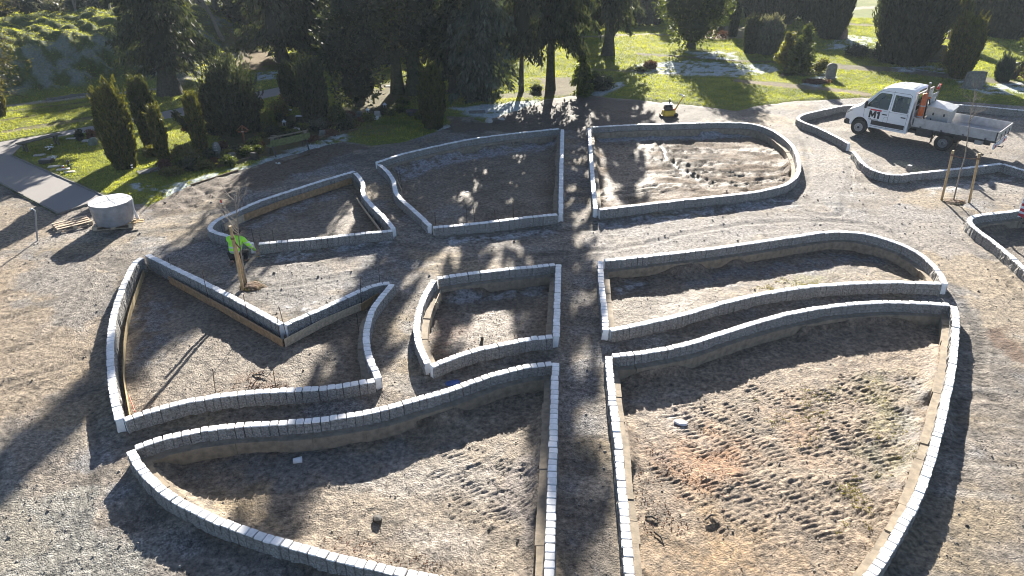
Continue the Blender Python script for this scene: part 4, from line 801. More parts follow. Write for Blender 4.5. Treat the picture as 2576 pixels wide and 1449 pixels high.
# the wood beyond: individual trees standing close
wood = [spruce_crown(201, 9, 2.6, .3, .8, .55, lf_dark, .3, .5, zfine=4, wh=.6), lobed_crown(202, [(0, 0, 1.2, 1.8, 1.6, 1.3), (-.8, 0, 3, 2, 1.7, 1.6), (.8, 0, 3.4, 2, 1.7, 1.6), (0, 0, 5.6, 2.2, 2, 1.7)], .6, .42, lf_dark), lobed_crown(203, [(0, 0, 3, 2.2, 2, 1.6), (.6, 0, 5, 2.2, 2, 1.7)], .6, .42, lf_green), yew_crown(204, 6.5, 1.7, 8, lf=.42, m=lf_dark, dens=.7)]
wkind = ['dark spruce', 'dense dark evergreen', 'green broadleaf', 'upright dark yew']
bare_me = bare_branches(211, 7, .15, .55, 4, bark_grey, .7)
near = [(20, 'the upper left corner'), (110, 'the hazy dark bush'), (250, 'the mound bush'), (430, 'the giant conifer'), (600, 'the pale leafless trees'), (712, 'the near-black broad tree'), (905, 'the glinting holly'), (1020, 'the ivy-clad trunks'), (1212, 'the drooping spruce'), (1350, 'the ivy-covered trunk'), (1529, 'the bare straight trunk'), (1737, 'the round green tree'), (1860, 'the narrow dark yew'), (1950, 'the grey-tipped yew'), (2340, 'the enormous yew'), (2560, 'the upper right corner')]
wadj = ['at the very back', 'a little nearer', 'in the shade', 'at the frame top']; wcount = {}
def wlabel(k, D):
    pl_ = min(near, key=lambda a: abs(a[0] - D[0]))[1]; b = '%s behind %s' % (wkind[k], pl_); wcount[b] = wcount.get(b, 0) + 1
    return b + ', in the background wood' if wcount[b] == 1 else b + ', ' + ('the one further left' if D[0] < 1300 else 'the one further right') if wcount[b] == 2 else b + ', ' + wadj[wcount[b] % 4]
tr_me = None; q = random.Random(31); spots = []
for D in [(20, 60), (110, 38), (250, 40), (395, 72), (470, 60), (520, 95), (600, 60), (680, 50), (760, 70), (820, 110), (860, 45), (930, 90), (960, 40), (1060, 95), (1085, 40), (1150, 70), (1190, 110), (1250, 50), (1290, 95), (1340, 60), (1420, 45), (1480, 62), (1470, 20), (1560, 22), (1630, 25), (1690, 15), (1790, 35), (1830, 15), (1880, 12), (1930, 30), (1975, 20), (1990, 52), (2000, 14), (2330, 20), (2430, 40), (2470, 15), (2560, 30), (-60, 90), (-120, 60), (2640, 80), (2620, 30), (560, 118), (625, 112), (655, 95), (790, 135), (845, 150), (880, 175), (925, 165), (960, 150), (1120, 165), (1165, 140), (330, 95), (160, 75), (60, 85), (1760, 20), (1900, 45), (1960, 62), (2380, 60), (2450, 70)]:
    g = G(*D); k = q.randrange(4); root = thing('woodland_tree', (g.x, g.y, lawn_z(g.x, g.y) if g.y < 118 else 0), wlabel(k, D), 'tree', 'trees of the background wood', q.uniform(0, 6.28))
    sc_ = q.uniform(.8, 1.15); c = mesh_obj('crown', wood[k], root); c.scale = (sc_, sc_, q.uniform(.8, 1.05)); trunk(root, 4, .22, .12, seed=q.randrange(999))
# ------------------------------------------------------------------ grass blades on the lawn (tufts), frosted where frost lies
r = np.random.default_rng(77)
def blades(name, N, region, m, hgt, wid, cond, label):
    u = r.uniform(-1, 1, N * 2); yv = region[0] + (region[1] - region[0]) * r.uniform(0, 1, N * 2) ** 1.6; xv = u * (.72 * yv + 6)
    # look the lawn sheet up on its own grid
    rows = np.searchsorted(LYs, yv) - 1; rows = np.clip(rows, 0, len(LYs) - 2); cols = np.clip(((xv / (.74 * LYs[rows] + 10) + 1) / 2 * 619).astype(int), 0, 618); idx = rows * 620 + cols
    ok = cond(idx) & (dS[idx] > .05); idx = idx[ok][:N]; xv = xv[ok][:N]; yv = yv[ok][:N]; n = len(xv)
    sc_ = (.6 + yv / 45) * r.uniform(.6, 1.4, n); z = LZ[idx] - .01; a = r.uniform(0, 3.14, n); lx = r.normal(size=n) * .5; ly = r.normal(size=n) * .5
    b0 = np.stack([xv - np.cos(a) * wid * sc_, yv - np.sin(a) * wid * sc_, z], 1); b1 = np.stack([xv + np.cos(a) * wid * sc_, yv + np.sin(a) * wid * sc_, z], 1); tp = np.stack([xv + lx * hgt * sc_, yv + ly * hgt * sc_, z + hgt * sc_], 1)
    V = np.stack([b0, b1, tp], 1).reshape(-1, 3); Fq = np.arange(n * 3).reshape(-1, 3); v = np.repeat(np.clip(r.beta(2, 2, n) * .7 + (ll2[idx] - .5) * 1.1 + (ll1[idx] - .5) * .8 + .12, 0, 1), 3)
    o = mesh_obj(name, fast(name, V, Fq, m, False, {'v': ('FLOAT', v)})); return tag(o, label, 'grass', None, 'stuff')
LYs = np.array(ys(24, 120, .00009))
grs = gr * (LC[:, 1] > LC[:, 0] * 1.02)
isf = LC[:, 2] > .2
blades('grass', 340000, (24.5, 75), lf_grass, .05, .0135, lambda i: (gr[i] > .4) & ~isf[i] & (r.uniform(0, 1, len(i)) < gr[i]), 'short green grass of the churchyard lawns')
blades('frosted_grass', 60000, (24.5, 70), lf_frost, .045, .015, lambda i: isf[i], 'white-frosted grass in the shaded patches')
# ------------------------------------------------------------------ crew-cab dropside truck
paint = mat('white_paint', (.80, .81, .83), .28, noise=(3, .03), coat=.5)
blackp = mat('black_plastic', (.018, .02, .026), .45, noise=(30, .2))
grey_alu = mat('grey_aluminium', (.42, .42, .43), .5, .35, noise=(6, .18), bump=(25, .15, .004))
steel = mat('dark_steel', (.06, .06, .065), .6, .3, noise=(12, .3))
rubber = mat('tyre_rubber', (.045, .042, .04), .85, noise=(14, .35), bump=(40, .4, .006))
rimm = mat('rim_silver', (.40, .40, .41), .5, .4, noise=(10, .15))
red_lamp = mat('red_lamp', (.45, .015, .02), .2, coat=.5); seatm = mat('seat_cloth', (.03, .03, .035), .9)
orange_m = mat('orange_plastic', (.55, .12, .03), .55, noise=(8, .2)); hivis_o = mat('orange_workwear', (.85, .13, .02), .7)
red_m = mat('red_bristle', (.65, .02, .02), .7, noise=(60, .3)); seam = mat('seam_dark', (.03, .03, .035), .8)
redbar = mat('red_print', (.55, .02, .05), .4); navy = mat('black_print', (.012, .014, .025), .4); lampglass = mat('headlamp', (.5, .52, .55), .1, .3, coat=.8)
platem = mat('plate', (.55, .56, .57), .4, noise=(60, .35))
def glass_mat(name, tint, gl=.12):
    m = bpy.data.materials.new(name); m.use_nodes = True; n = m.node_tree; n.nodes.remove(n.nodes['Principled BSDF'])
    t = n.nodes.new('ShaderNodeBsdfTransparent'); t.inputs[0].default_value = (*tint, 1); g = n.nodes.new('ShaderNodeBsdfGlossy'); g.inputs['Roughness'].default_value = .03; g.inputs[0].default_value = (.9, .95, 1, 1)
    x = n.nodes.new('ShaderNodeMixShader'); x.inputs[0].default_value = gl; n.links.new(t.outputs[0], x.inputs[1]); n.links.new(g.outputs[0], x.inputs[2]); n.links.new(x.outputs[0], n.nodes['Material Output'].inputs['Surface']); MAT[name] = m; return m
glassm = glass_mat('window_glass', (.20, .24, .22), .045); 

pf, prr = G(2160, 338.5), G(2361.7, 378.5); hd = (pf - prr).normalized(); lft = Vector((-hd.y, hd.x, 0)); mid = (pf + prr) / 2 - lft * .93
truck = thing('pickup_truck', (mid.x, mid.y, .0), 'white crew-cab dropside truck with M1 lettering on its front door', 'truck', None, math.atan2(hd.y, hd.x))
AX = 1.83; truck.scale = (1.04, 1.04, 1.04)
def hw(x, z): return .985 - max(0, z - 1.32) * .165 - (max(0, x - 2.15) / .66) ** 2 * .20
arch = [(AX + .49 * math.cos(a), .37 + .49 * math.sin(a)) for a in [R(170 - 16 * i) for i in range(11)]]
bottom = [(-.56, .46), (.4, .46), (1.30, .46)] + arch + [(2.36, .46), (2.70, .42)]
top = [(2.80, .50), (2.84, .66), (2.83, .86), (2.76, 1.00), (2.62, 1.10), (2.30, 1.23), (1.98, 1.36), (1.60, 1.74), (1.24, 2.10), (1.06, 2.23), (.80, 2.32), (.35, 2.37), (-.10, 2.375), (-.45, 2.36), (-.55, 2.28), (-.57, 1.9), (-.57, 1.3), (-.57, .8)]
outline = bottom + top
winF = [(1.66, 1.40), (1.40, 1.72), (1.18, 1.97), (1.08, 2.03), (.60, 2.05), (.57, 2.02), (.57, 1.37)]; winR = [(.37, 2.04), (-.33, 2.02), (-.37, 1.98), (-.39, 1.36), (.36, 1.36)]
def side(sgn):
    V2 = []; E2 = []
    for lp in (outline, winF, winR):
        b = len(V2); V2 += [Vector(p) for p in lp]; E2 += [(b + i, b + (i + 1) % len(lp)) for i in range(len(lp))]
    for i in range(24):
        for j in range(14):
            p = (-.5 + i * .14, .5 + j * .14)
            if inpoly(np.array([p[0]]), np.array([p[1]]), outline)[0] and dline(np.array([p[0]]), np.array([p[1]]), outline, True)[0] > .06 and min(dline(np.array([p[0]]), np.array([p[1]]), w_, True)[0] for w_ in (winF, winR)) > .05: V2.append(Vector(p))
    vo, eo, fo, *_ = delaunay_2d_cdt(V2, E2, [], 0, 1e-5)
    V = [(v.x, sgn * hw(v.x, v.y), v.y) for v in vo]; F = []
    for f in fo:
        c = sum((vo[i] for i in f), Vector((0, 0))) / len(f); cx_, cy_ = np.array([c.x]), np.array([c.y])
        if inpoly(cx_, cy_, outline)[0] and not inpoly(cx_, cy_, winF)[0] and not inpoly(cx_, cy_, winR)[0]: F.append(tuple(f) if sgn < 0 else tuple(reversed(f)))
    return V, F
body = MB()
for s_ in (1, -1): V, Fq = side(s_); body.add(V, Fq, smooth=True)
sl = [-1, -.93, -.6, -.2, .2, .6, .93, 1]; V = []; Fq = []
prof = [(2.70, .42)] + top + [(-.56, .46)]
for (x, z) in prof:
    for q in sl: cr = (1 - q * q); V.append((x + (.07 * cr if x > 1.9 else 0), q * hw(x, z), z + (.045 * cr if z > 2.2 else .03 * cr if 1.0 < z < 1.4 and x > 1.9 else 0)))
for i in range(len(prof) - 1):
    for j in range(7):
        a, b_ = prof[i], prof[i + 1]
        if a[1] >= 1.35 and b_[1] <= 2.11 and a[0] > 1.2 and 1 <= j <= 5: continue        # windscreen opening
        if abs(a[0] + .57) < .03 and a[1] > 1.6 and b_[1] < 2 and b_[1] > 1.2 and 2 <= j <= 4: continue   # rear window
        k = i * 8 + j; Fq.append((k, k + 1, k + 9, k + 8))
body.add(V, Fq, smooth=True)
cab = body.build('cab_body', paint, truck)
# windows
def pane(poly, nm, sgn):
    mb = MB(); mb.add([(x, sgn * (hw(x, z) - .012), z) for x, z in poly], [tuple(range(len(poly)))]); o = mb.build(nm, glassm, truck); return o
for s_ in (1, -1): pane(winF, 'side_window', s_); pane(winR, 'side_window', s_)
ws = MB(); P4 = [(1.98, 1.36), (1.60, 1.74), (1.24, 2.10)]; V = []
for (x, z) in P4:
    for q in sl[1:7]: V.append((x + .06 * (1 - q * q) - .01, q * hw(x, z), z - .008))
ws.add(V, [(i * 6 + j, i * 6 + j + 1, i * 6 + j + 7, i * 6 + j + 6) for i in range(2) for j in range(5)], smooth=True).build('windscreen', glassm, truck)
MB().box((-.56, 0, 1.6), (.012, .78, .62)).build('rear_window', glassm, truck)
# seams, trim, handles (left and right)
for s_ in (1, -1):
    mb = MB()
    def line(pts, wd=.011):
        for (x1, z1), (x2, z2) in zip(pts[:-1], pts[1:]):
            d = Vector((x2 - x1, z2 - z1)); nn = Vector((-d.y, d.x)).normalized() * wd / 2
            V = [(x, s_ * (hw(x, z) + .0025), z) for x, z in ((x1 + nn.x, z1 + nn.y), (x2 + nn.x, z2 + nn.y), (x2 - nn.x, z2 - nn.y), (x1 - nn.x, z1 - nn.y))]; mb.add(V, [(0, 1, 2, 3) if s_ < 0 else (3, 2, 1, 0)])
    line([(.47, .56), (.47, 1.3), (.47, 1.7), (.47, 2.2)]); line([(1.74, 1.40), (1.72, 1.2), (1.70, .95), (1.66, .87)]); line([(-.44, .58), (-.44, 1.3), (-.42, 1.7), (-.40, 2.1)]); line([(-.44, .56), (.47, .54), (1.27, .54)], .014)
    line([(1.74, 1.40), (1.45, 1.76), (1.20, 2.08), (1.06, 2.15), (-.3, 2.16), (-.40, 2.1)], .012); line([(1.70, 1.3), (.47, 1.285), (-.44, 1.28)], .006)
    line([(.68, .76), (.68, .98), (.62, 1.03), (.47, 1.05)], .008)
    mb.build('door_seams', seam, truck)
    mb = MB()
    for wpoly in (winF, winR):           # black rubber round the glass
        n_ = len(wpoly); c = Vector((sum(p[0] for p in wpoly) / n_, sum(p[1] for p in wpoly) / n_))
        for i in range(n_):
            a, b_ = Vector(wpoly[i]), Vector(wpoly[(i + 1) % n_]); a2, b2 = a + (a - c).normalized() * .022, b_ + (b_ - c).normalized() * .022
            V = [(p.x, s_ * (hw(p.x, p.y) + .003), p.y) for p in (a, b_, b2, a2)]; mb.add(V, [(0, 1, 2, 3) if s_ > 0 else (3, 2, 1, 0)])
    mb.build('window_rubber', blackp, truck)
    MB().box((.42, s_ * .990, .70), (1.66, .022, .20), bev=.008).build('side_cladding', blackp, truck)
    for hx in (.66, -.26):
        MB().box((hx, s_ * 1.0, 1.14), (.24, .035, .045), bev=.012).build('door_handle', blackp, truck)
    mb = MB(); mb.box((1.62, s_ * 1.16, 1.50), (.10, .20, .34), bev=.03); mb.tube([(1.66, s_ * .95, 1.40), (1.64, s_ * 1.12, 1.42)], .03, 6); mb.build('wing_mirror', blackp, truck)
    mb = MB(); mb.add([(x, s_ * (hw(x, z) + .006), z) for x, z in ((2.64, .94), (2.80, .84), (2.79, .98), (2.68, 1.07), (2.46, 1.14), (2.40, 1.08))], [tuple(range(6)) if s_ < 0 else tuple(range(5, -1, -1))]); mb.build('headlamp', lampglass, truck)
    mb = MB(); V = []
    for rr_, yy in ((.485, s_ * .93), (.50, s_ * 1.0), (.55, s_ * 1.0)):
        V += [(AX + rr_ * math.cos(R(172 - 13.7 * i)), yy, .37 + rr_ * math.sin(R(172 - 13.7 * i))) for i in range(13)]
    mb.add(V, [(a * 13 + i, a * 13 + i + 1, a * 13 + 14 + i, a * 13 + 13 + i) for a in range(2) for i in range(12)]).build('wheel_arch', paint, truck)
mb = MB(); mb.box((2.80, 0, .52), (.13, 1.62, .26), bev=.04); mb.box((2.55, .86, .53), (.42, .16, .25), bev=.03); mb.box((2.55, -.86, .53), (.42, .16, .25), bev=.03); mb.build('front_bumper', blackp, truck)
mb = MB()
for i in range(4): mb.box((2.895 - i * .008, 0, .72 + i * .07), (.03, 1.0, .035))
mb.build('grille', blackp, truck)
mb = MB()
for i in range(6): mb.box((.10, -.5 + i * .2, 2.415 - (abs(-.5 + i * .2)) ** 2 * .05), (.95, .03, .012))
mb.build('roof_ribs', paint, truck)
MB().tube([(.75, .35, 2.36), (.62, .35, 2.52)], .008, 5).build('aerial', blackp, truck)
MB().box((1.83, 0, .64), (1.12, 1.5, .62)).build('wheel_well', blackp, truck)
# cab inside
mb = MB(); mb.box((.7, 0, .62), (2.4, 1.7, .1)); mb.box((1.85, 0, 1.12), (.35, 1.66, .4), bev=.08); mb.build('cabin_floor', seatm, truck)
for sx, sy in ((.85, .48), (.85, -.48), (-.2, .45), (-.2, -.45)):
    mb = MB(); mb.box((sx, sy, .95), (.5, .56, .2), bev=.05); mb.box((sx - .27, sy, 1.33), (.16, .54, .72), bev=.06); mb.box((sx - .29, sy, 1.80), (.10, .28, .20), bev=.04); mb.build('seat', seatm, truck)
MB().tube([(1.48 + .03 * math.cos(a), .48 + .18 * math.cos(a), 1.36 + .17 * math.sin(a)) for a in [i * .5236 for i in range(13)]], .014, 5).build('steering_wheel', seatm, truck)
# lettering on the doors: red bar, M1, small line
def fontmesh(txt, size, m, name, ext=.0015):
    cu = bpy.data.curves.new(name, 'FONT'); cu.body = txt; cu.size = size; cu.extrude = ext; cu.offset = size * .012; cu.align_x = 'LEFT'
    o = bpy.data.objects.new(name, cu); col.objects.link(o); bpy.context.view_layer.update(); dg = bpy.context.evaluated_depsgraph_get(); me = bpy.data.meshes.new_from_object(o.evaluated_get(dg)); bpy.data.objects.remove(o); me.materials.clear(); me.materials.append(m); return me
for s_ in (1, -1):
    ML = Matrix(((-s_ * .88, 0, 0, 1.44 if s_ > 0 else .86), (0, 0, s_, s_ * .9885), (0, .88, 0, .90), (0, 0, 0, 1)))     # text x runs along the flank, y up
    mb = MB(); mb.box((.35, .425, .0), (.64, .075, .004), ML); mb.build('logo_bar', redbar, truck)
    mb = MB()
    Mp = [(0, 0), (0, .37), (.115, .37), (.205, .20), (.295, .37), (.41, .37), (.41, 0), (.305, 0), (.305, .19), (.235, .06), (.175, .06), (.105, .19), (.105, 0)]
    mb.prism(Mp, -.002, .002, ML); mb.prism([(.50, 0), (.50, .265), (.44, .245), (.44, .335), (.54, .37), (.62, .37), (.62, 0)], -.002, .002, ML); mb.build('logo_letters', navy, truck)
    o = mesh_obj('company_line', fontmesh('Tiefbau GmbH', .098, navy, 'company_line'), truck); o.matrix_local = ML @ TR(.0, -.10, .001)
# pull the cab to its true length about the front axle
bpy.context.view_layer.update()
for o in truck.children:
    M_ = o.matrix_basis.copy(); Mi = M_.inverted()
    for v in o.data.vertices:
        c = M_ @ v.co; c.x = AX + (c.x - AX) * (.76 if c.x > AX else .875); v.co = Mi @ c
# chassis, wheels
mb = MB(); mb.box((-1.0, .38, .58), (5.0, .09, .18)); mb.box((-1.0, -.38, .58), (5.0, .09, .18)); mb.box((-.95, .72, .62), (.7, .36, .34), bev=.04); mb.box((-1.1, -.72, .62), (.8, .36, .34), bev=.04); mb.box((-AX, 0, .38), (.16, 1.6, .16)); mb.box((AX, 0, .38), (.16, 1.5, .16)); mb.box((0, 0, .56), (2.2, 1.5, .12)); mb.tube([(-.4, -.1, .42), (-2.6, -.2, .46)], .07, 8); mb.build('chassis', steel, truck)
tyre = MB().lathe([(.20, -.10), (.26, -.112), (.325, -.112), (.352, -.09), (.358, 0), (.352, .09), (.325, .112), (.26, .112), (.20, .10)], 28).mesh('tyre', rubber)
rb = MB(); rb.lathe([(.215, .10), (.225, .098), (.218, .075), (.19, .05), (.15, .066), (.10, .075), (.085, .10), (.0, .105)], 24)
for i in range(12):
    a = i * math.pi / 6; rb.box((.172 * math.cos(a), .172 * math.sin(a), .062), (.036, .04, .012), mi=1)
rim_me = rb.mesh('rim', [rimm, steel]); hub_me = MB().lathe([(.0, .10), (.06, .10), (.06, .118), (.045, .125), (0, .125)], 12).mesh('hub', steel)
for wx, wy in ((AX, .86), (AX, -.86), (-AX, .86), (-AX, -.86)):
    wm = mesh_obj('wheel', tyre, truck); wm.location = (wx, wy, .356); wm.rotation_euler = (R(-90) if wy > 0 else R(90), 0, 0)
    mesh_obj('rim', rim_me, wm); mesh_obj('hub', hub_me, wm)
# load bed
BX0, BX1, BW, BZ, BH = -.42, -3.80, 1.04, .93, .38
MB().box(((BX0 + BX1) / 2, 0, BZ - .04), (BX0 - BX1, 2 * BW, .07)).build('bed_floor', grey_alu, truck)
for s_ in (1, -1):
    sb = MB(); L_ = BX0 - BX1
    sb.box(((BX0 + BX1) / 2, s_ * (BW + .012), BZ + BH / 2 - .04), (L_, .028, BH), bev=.006); sb.box(((BX0 + BX1) / 2, s_ * (BW + .030), BZ + BH - .06), (L_ - .04, .012, .05)); sb.box(((BX0 + BX1) / 2, s_ * (BW + .030), BZ + .06), (L_ - .04, .012, .04)); so = sb.build('side_board', grey_alu, truck)
    for i in range(4): MB().box((BX0 - .40 - i * .86, s_ * (BW + .04), BZ - .03), (.08, .03, .05), bev=.006).build('hinge', steel, so)
    MB().box((BX0 - .05, s_ * (BW + .035), BZ + .15), (.05, .03, .30), bev=.006).build('corner_post', steel, truck); MB().box((BX1 + .03, s_ * (BW + .035), BZ + .13), (.055, .035, .38), bev=.006).build('corner_post', steel, truck)
    MB().box(((BX0 + BX1) / 2, s_ * .99, BZ - .11), (L_, .06, .09)).build('bed_rail', steel, truck)
tg = MB().box((BX1 - .015, 0, BZ + BH / 2 - .04), (.028, 2 * BW, BH), bev=.006).box((BX1 - .035, 0, BZ + BH - .06), (.012, 2 * BW - .05, .05)).box((BX1 - .035, 0, BZ + .06), (.012, 2 * BW - .05, .04)).build('tailgate', grey_alu, truck)
for y in (-.62, 0, .62): MB().box((BX1 - .045, y, BZ + .07), (.02, .06, .26), bev=.005).build('tailgate_hinge', steel, tg)
mb = MB(); mb.box((BX1 + .05, 0, .60), (.07, 1.86, .22), bev=.01); mb.build('rear_beam', paint, truck)
for s_ in (1, -1):
    o = MB().box((BX1 + .005, s_ * .70, .60), (.04, .40, .15), bev=.015).build('tail_lamp', red_lamp, truck)
    MB().box((BX1 - .018, s_ * .64, .60), (.006, .10, .07)).build('reversing_lens', paint, o)
    mb = MB(); mb.box((-AX + .5, s_ * .86, .48), (.02, .26, .42)); mb.tube([(-AX + .47 * math.cos(a), s_ * .86, .37 + .47 * math.sin(a)) for a in [R(10 + 20 * i) for i in range(9)]], .02, 5); mb.box((-AX - .55, s_ * .86, .42), (.02, .26, .34)); mb.build('mudguard', blackp, truck)
MB().box((BX1 + .008, 0, .60), (.03, .56, .13), bev=.006).build('number_plate', platem, truck)
MB().tube([(BX1 + .1, 0, .42), (BX1 - .10, 0, .42), (BX1 - .12, 0, .50)], .025, 6).build('tow_hitch', steel, truck)
MB().box((-3.1, .55, .62), (.3, .3, .22), bev=.02).build('lamp_housing', grey_alu, truck)
# rack behind the cab
rk = MB()
for y in (1.0, -1.0): rk.box((BX0 + .04, y, 1.62), (.05, .05, 1.32))
rk.box((BX0 + .04, 0, 2.27), (.05, 2.05, .05)); rk.box((BX0 + .04, 0, 1.75), (.03, 1.95, .04)); rk.build('headboard_frame', grey_alu, truck)
for i in range(4): MB().box((BX0 + .02, 0, 1.02 + i * .15), (.022, 1.94, .14), bev=.004).build('headboard_plank', grey_alu, truck)

# what lies on the bed: things of their own, standing on the truck
TM = Matrix.Translation(truck.location) @ rotz(truck.rotation_euler.z) @ Matrix.Scale(1.04, 4)
def onbed(name, lp, label, cat, rz=0):
    p = TM @ Vector(lp); return thing(name, p, label, cat, None, truck.rotation_euler.z + rz)
chestm = mat('checker_plate', (.50, .50, .49), .42, .55, noise=(9, .12), bump=(45, .6, .006)); chest = onbed('tool_chest', (-1.22, -.02, BZ), 'grey metal tool chest standing in the truck bed', 'tool chest', R(4))
ch = MB(); ch.add([(-.40, -.72, 0), (.42, -.72, 0), (.42, .62, 0), (-.40, .62, 0), (-.50, -.78, .72), (.48, -.78, .84), (.48, .68, .84), (-.50, .68, .72)], [(3, 2, 1, 0), (0, 1, 5, 4), (2, 3, 7, 6), (1, 2, 6, 5), (3, 0, 4, 7)]).build('chest_body', chestm, chest)
MB().add([(-.52, -.80, .715), (.0, -.82, .81), (.50, -.80, .84), (.50, .70, .84), (.0, .72, .81), (-.52, .70, .715), (-.52, -.80, .76), (.0, -.82, .855), (.50, -.80, .885), (.50, .70, .885), (.0, .72, .855), (-.52, .70, .76)], [(5, 4, 3, 2, 1, 0)[::1], (6, 7, 10, 11), (7, 8, 9, 10), (0, 1, 7, 6), (1, 2, 8, 7), (2, 3, 9, 8), (3, 4, 10, 9), (4, 5, 11, 10), (5, 0, 6, 11)]).build('chest_lid', chestm, chest)
for x in (-.25, .2): MB().box((x, .695, .55), (.07, .02, .12), bev=.004).build('latch', steel, chest)
og = onbed('orange_tube', (-.60, .80, BZ), 'tall orange tube strapped upright behind the truck cab', 'tube'); MB().lathe([(.0, 0), (.13, 0), (.13, .9), (.115, 1.15), (.11, 1.42), (.0, 1.42)], 14).build('tube_body', orange_m, og)
for z in (.35, .85): MB().lathe([(.136, z), (.139, z + .01), (.139, z + .04), (.136, z + .05)], 14).build('strap', grey_alu, og)
pk = onbed('wooden_post', (-.62, .62, BZ), 'weathered grey post sticking up above the truck cab', 'post'); MB().box((0, 0, .92), (.09, .10, 1.84), bev=.01).build('post_shaft', wood_old, pk); MB().box((0, 0, 1.86), (.095, .105, .07), bev=.01).build('post_cap', grey_alu, pk)
cl = onbed('white_sack', (-.64, .42, BZ + 1.10), 'crumpled white and orange sack tied to the post behind the cab', 'sack'); mb = MB(); mb.lathe([(.0, -.05), (.10, .0), (.14, .14), (.12, .28), (.05, .40), (.0, .44)], 9, jit=.2, rng=random.Random(4)); mb.build('sack_body', mat('sack_cloth', (.6, .55, .48), .9, noise=(6, .2)), cl)
mb = MB(); mb.box((-.04, .06, .05), (.16, .14, .12), bev=.03); mb.build('orange_flap', orange_m, cl)
bt = onbed('black_strut', (-.68, .50, BZ), 'pair of black tubes slanting down across the truck bed', 'strut'); MB().tube([(0, 0, 1.25), (-.45, .12, .02)], .035, 8).build('tube', blackp, bt); MB().tube([(.05, -.1, 1.2), (-.02, -.05, .02)], .03, 8).build('tube', blackp, bt)
for t in (.3, .6): MB().tube([(-.45 * t, .12 * t, 1.25 - 1.23 * t), (-.45 * (t + .04), .12 * (t + .04), 1.25 - 1.23 * (t + .04))], .039, 8).build('grey_ring', grey_alu, bt)
br = onbed('push_broom', (-.70, -.55, BZ), 'push broom with bright red bristles propped up in the truck bed', 'broom', R(12)); MB().box((0, 0, .70), (.05, .16, 1.40), bev=.01).build('handle_board', wood_old, br); MB().box((0, 0, 1.44), (.10, .86, .08), bev=.02).build('broom_head', wood_old, br); MB().box((0, .0, 1.53), (.09, .82, .10), taper=1.12).build('bristles', red_m, br); MB().box((.02, .05, 1.60), (.04, .75, .035), rotz(0)).build('handle_rest', blackp, br)
lp = onbed('leaning_panel', (-.60, -.2, BZ), 'pale slatted panel leaning behind the truck cab', 'panel'); 
for i in range(5): MB().box((0, 0, .75 + i * .13), (.03, 1.0 - .05 * i, .115), Matrix.Rotation(R(-6), 4, 'Y'), bev=.004).build('slat', grey_alu, lp)
cw = thing('orange_workwear', TM @ Vector((-.15, .58, 1.06)), 'bundle of orange workwear on the truck rear seat', 'clothing'); MB().lathe([(.0, 0), (.16, .02), (.20, .12), (.12, .24), (0, .27)], 9, jit=.2, rng=random.Random(6)).build('folded_jacket', hivis_o, cw)
# ------------------------------------------------------------------ things on the site
def mat_from(p, q): d = q - p; return math.atan2(d.y, d.x)
def board(a, b, label, m, zt=.16, hgt=.25, th=.028, group='formwork boards in the beds', lean=0):
    p, q = G(*a, zt), G(*b, zt); c = (p + q) / 2; root = thing('formwork_board', (c.x, c.y, zt - hgt), label, 'board', group, mat_from(p, q))
    MB().box((0, 0, hgt / 2), ((q - p).length, th, hgt), Matrix.Rotation(lean, 4, 'X'), bev=.004).build('plank', m, root)
    for t in (-.3, .3):
        MB().box(((q - p).length * t, th * 1.2, hgt * .35), (.04, .03, hgt * .8)).build('batten', wood_new, root)
    return root
board((423, 694), (560, 768), 'brown board along the notch of the V-notched bed, upper left length', wood_wet, .13)
board((560, 768), (709, 853), 'brown board along the notch of the V-notched bed, ending at the corner', wood_wet, .13)
board((715, 853), (812, 802), 'pale board right of the notch corner', wood_new, .13); board((812, 802), (908, 762), 'pale board towards the tip of the V-notched bed', wood_new, .13)
board((908, 764), (962, 730), 'short dark-wet board at the right tip of the V-notched bed', wood_wet, .13)
board((563, 564), (612, 540), 'short pale board inside the rounded tip of the small pointed bed', wood_new); board((612, 540), (700, 507), 'brown board along the far side of the small pointed bed', wood_wet); board((700, 507), (884, 447), 'long orange-brown board at the top of the small pointed bed', wood_wet)
board((886, 448), (902, 468), 'short board in the upper right corner of the small pointed bed', wood_old); board((902, 496), (930, 534), 'pale leaning board on the right side of the small pointed bed', wood_new, lean=R(18)); board((931, 535), (964, 578), 'pale leaning board near the right corner of the small pointed bed', wood_new, lean=R(18))
board((998, 450), (1010, 475), 'short pale board at the wavy side of the far left bed', wood_new); board((1108, 730), (1095, 762), 'short pale board in the left corner of the smallest bed', wood_new)
board((944, 742), (915, 835), 'thin dark board against the inner right side of the V-notched bed', wood_old, zt=.10)
# bent hardboard strip
pts = [G(x, y, .08) for x, y in ((361, 678), (340, 735), (322, 793), (312, 850), (309, 900), (309, 940), (314, 980), (325, 1044))]; c = pts[3].copy(); c.z = 0
root = thing('hardboard_strip', c, 'thin yellowish strip bent along the left wall of the V-notched bed', 'strip'); mb = MB(); V = []
for p in catmull(pts, .25): V += [(p.x - c.x, p.y - c.y, -.10), (p.x - c.x, p.y - c.y, .09), (p.x - c.x + .012, p.y - c.y, .09), (p.x - c.x + .012, p.y - c.y, -.10)]
n_ = len(V) // 4; mb.add(V, [(i * 4 + k, i * 4 + (k + 1) % 4, i * 4 + 4 + (k + 1) % 4, i * 4 + 4 + k) for i in range(n_ - 1) for k in range(4)]).build('strip_sheet', mat('hardboard', (.42, .32, .17), .8, noise=(10, .2)), root)
p, q = G(325, 998, .0), G(341, 1040, .02); root = thing('orange_rod', p, 'orange-red rod lying by the lower left corner of the V-notched bed', 'rod'); MB().tube([(0, 0, .04), q - p + Vector((0, 0, .05))], .012, 6).build('rod_shaft', mat('orange_red', (.5, .07, .03), .6), root)
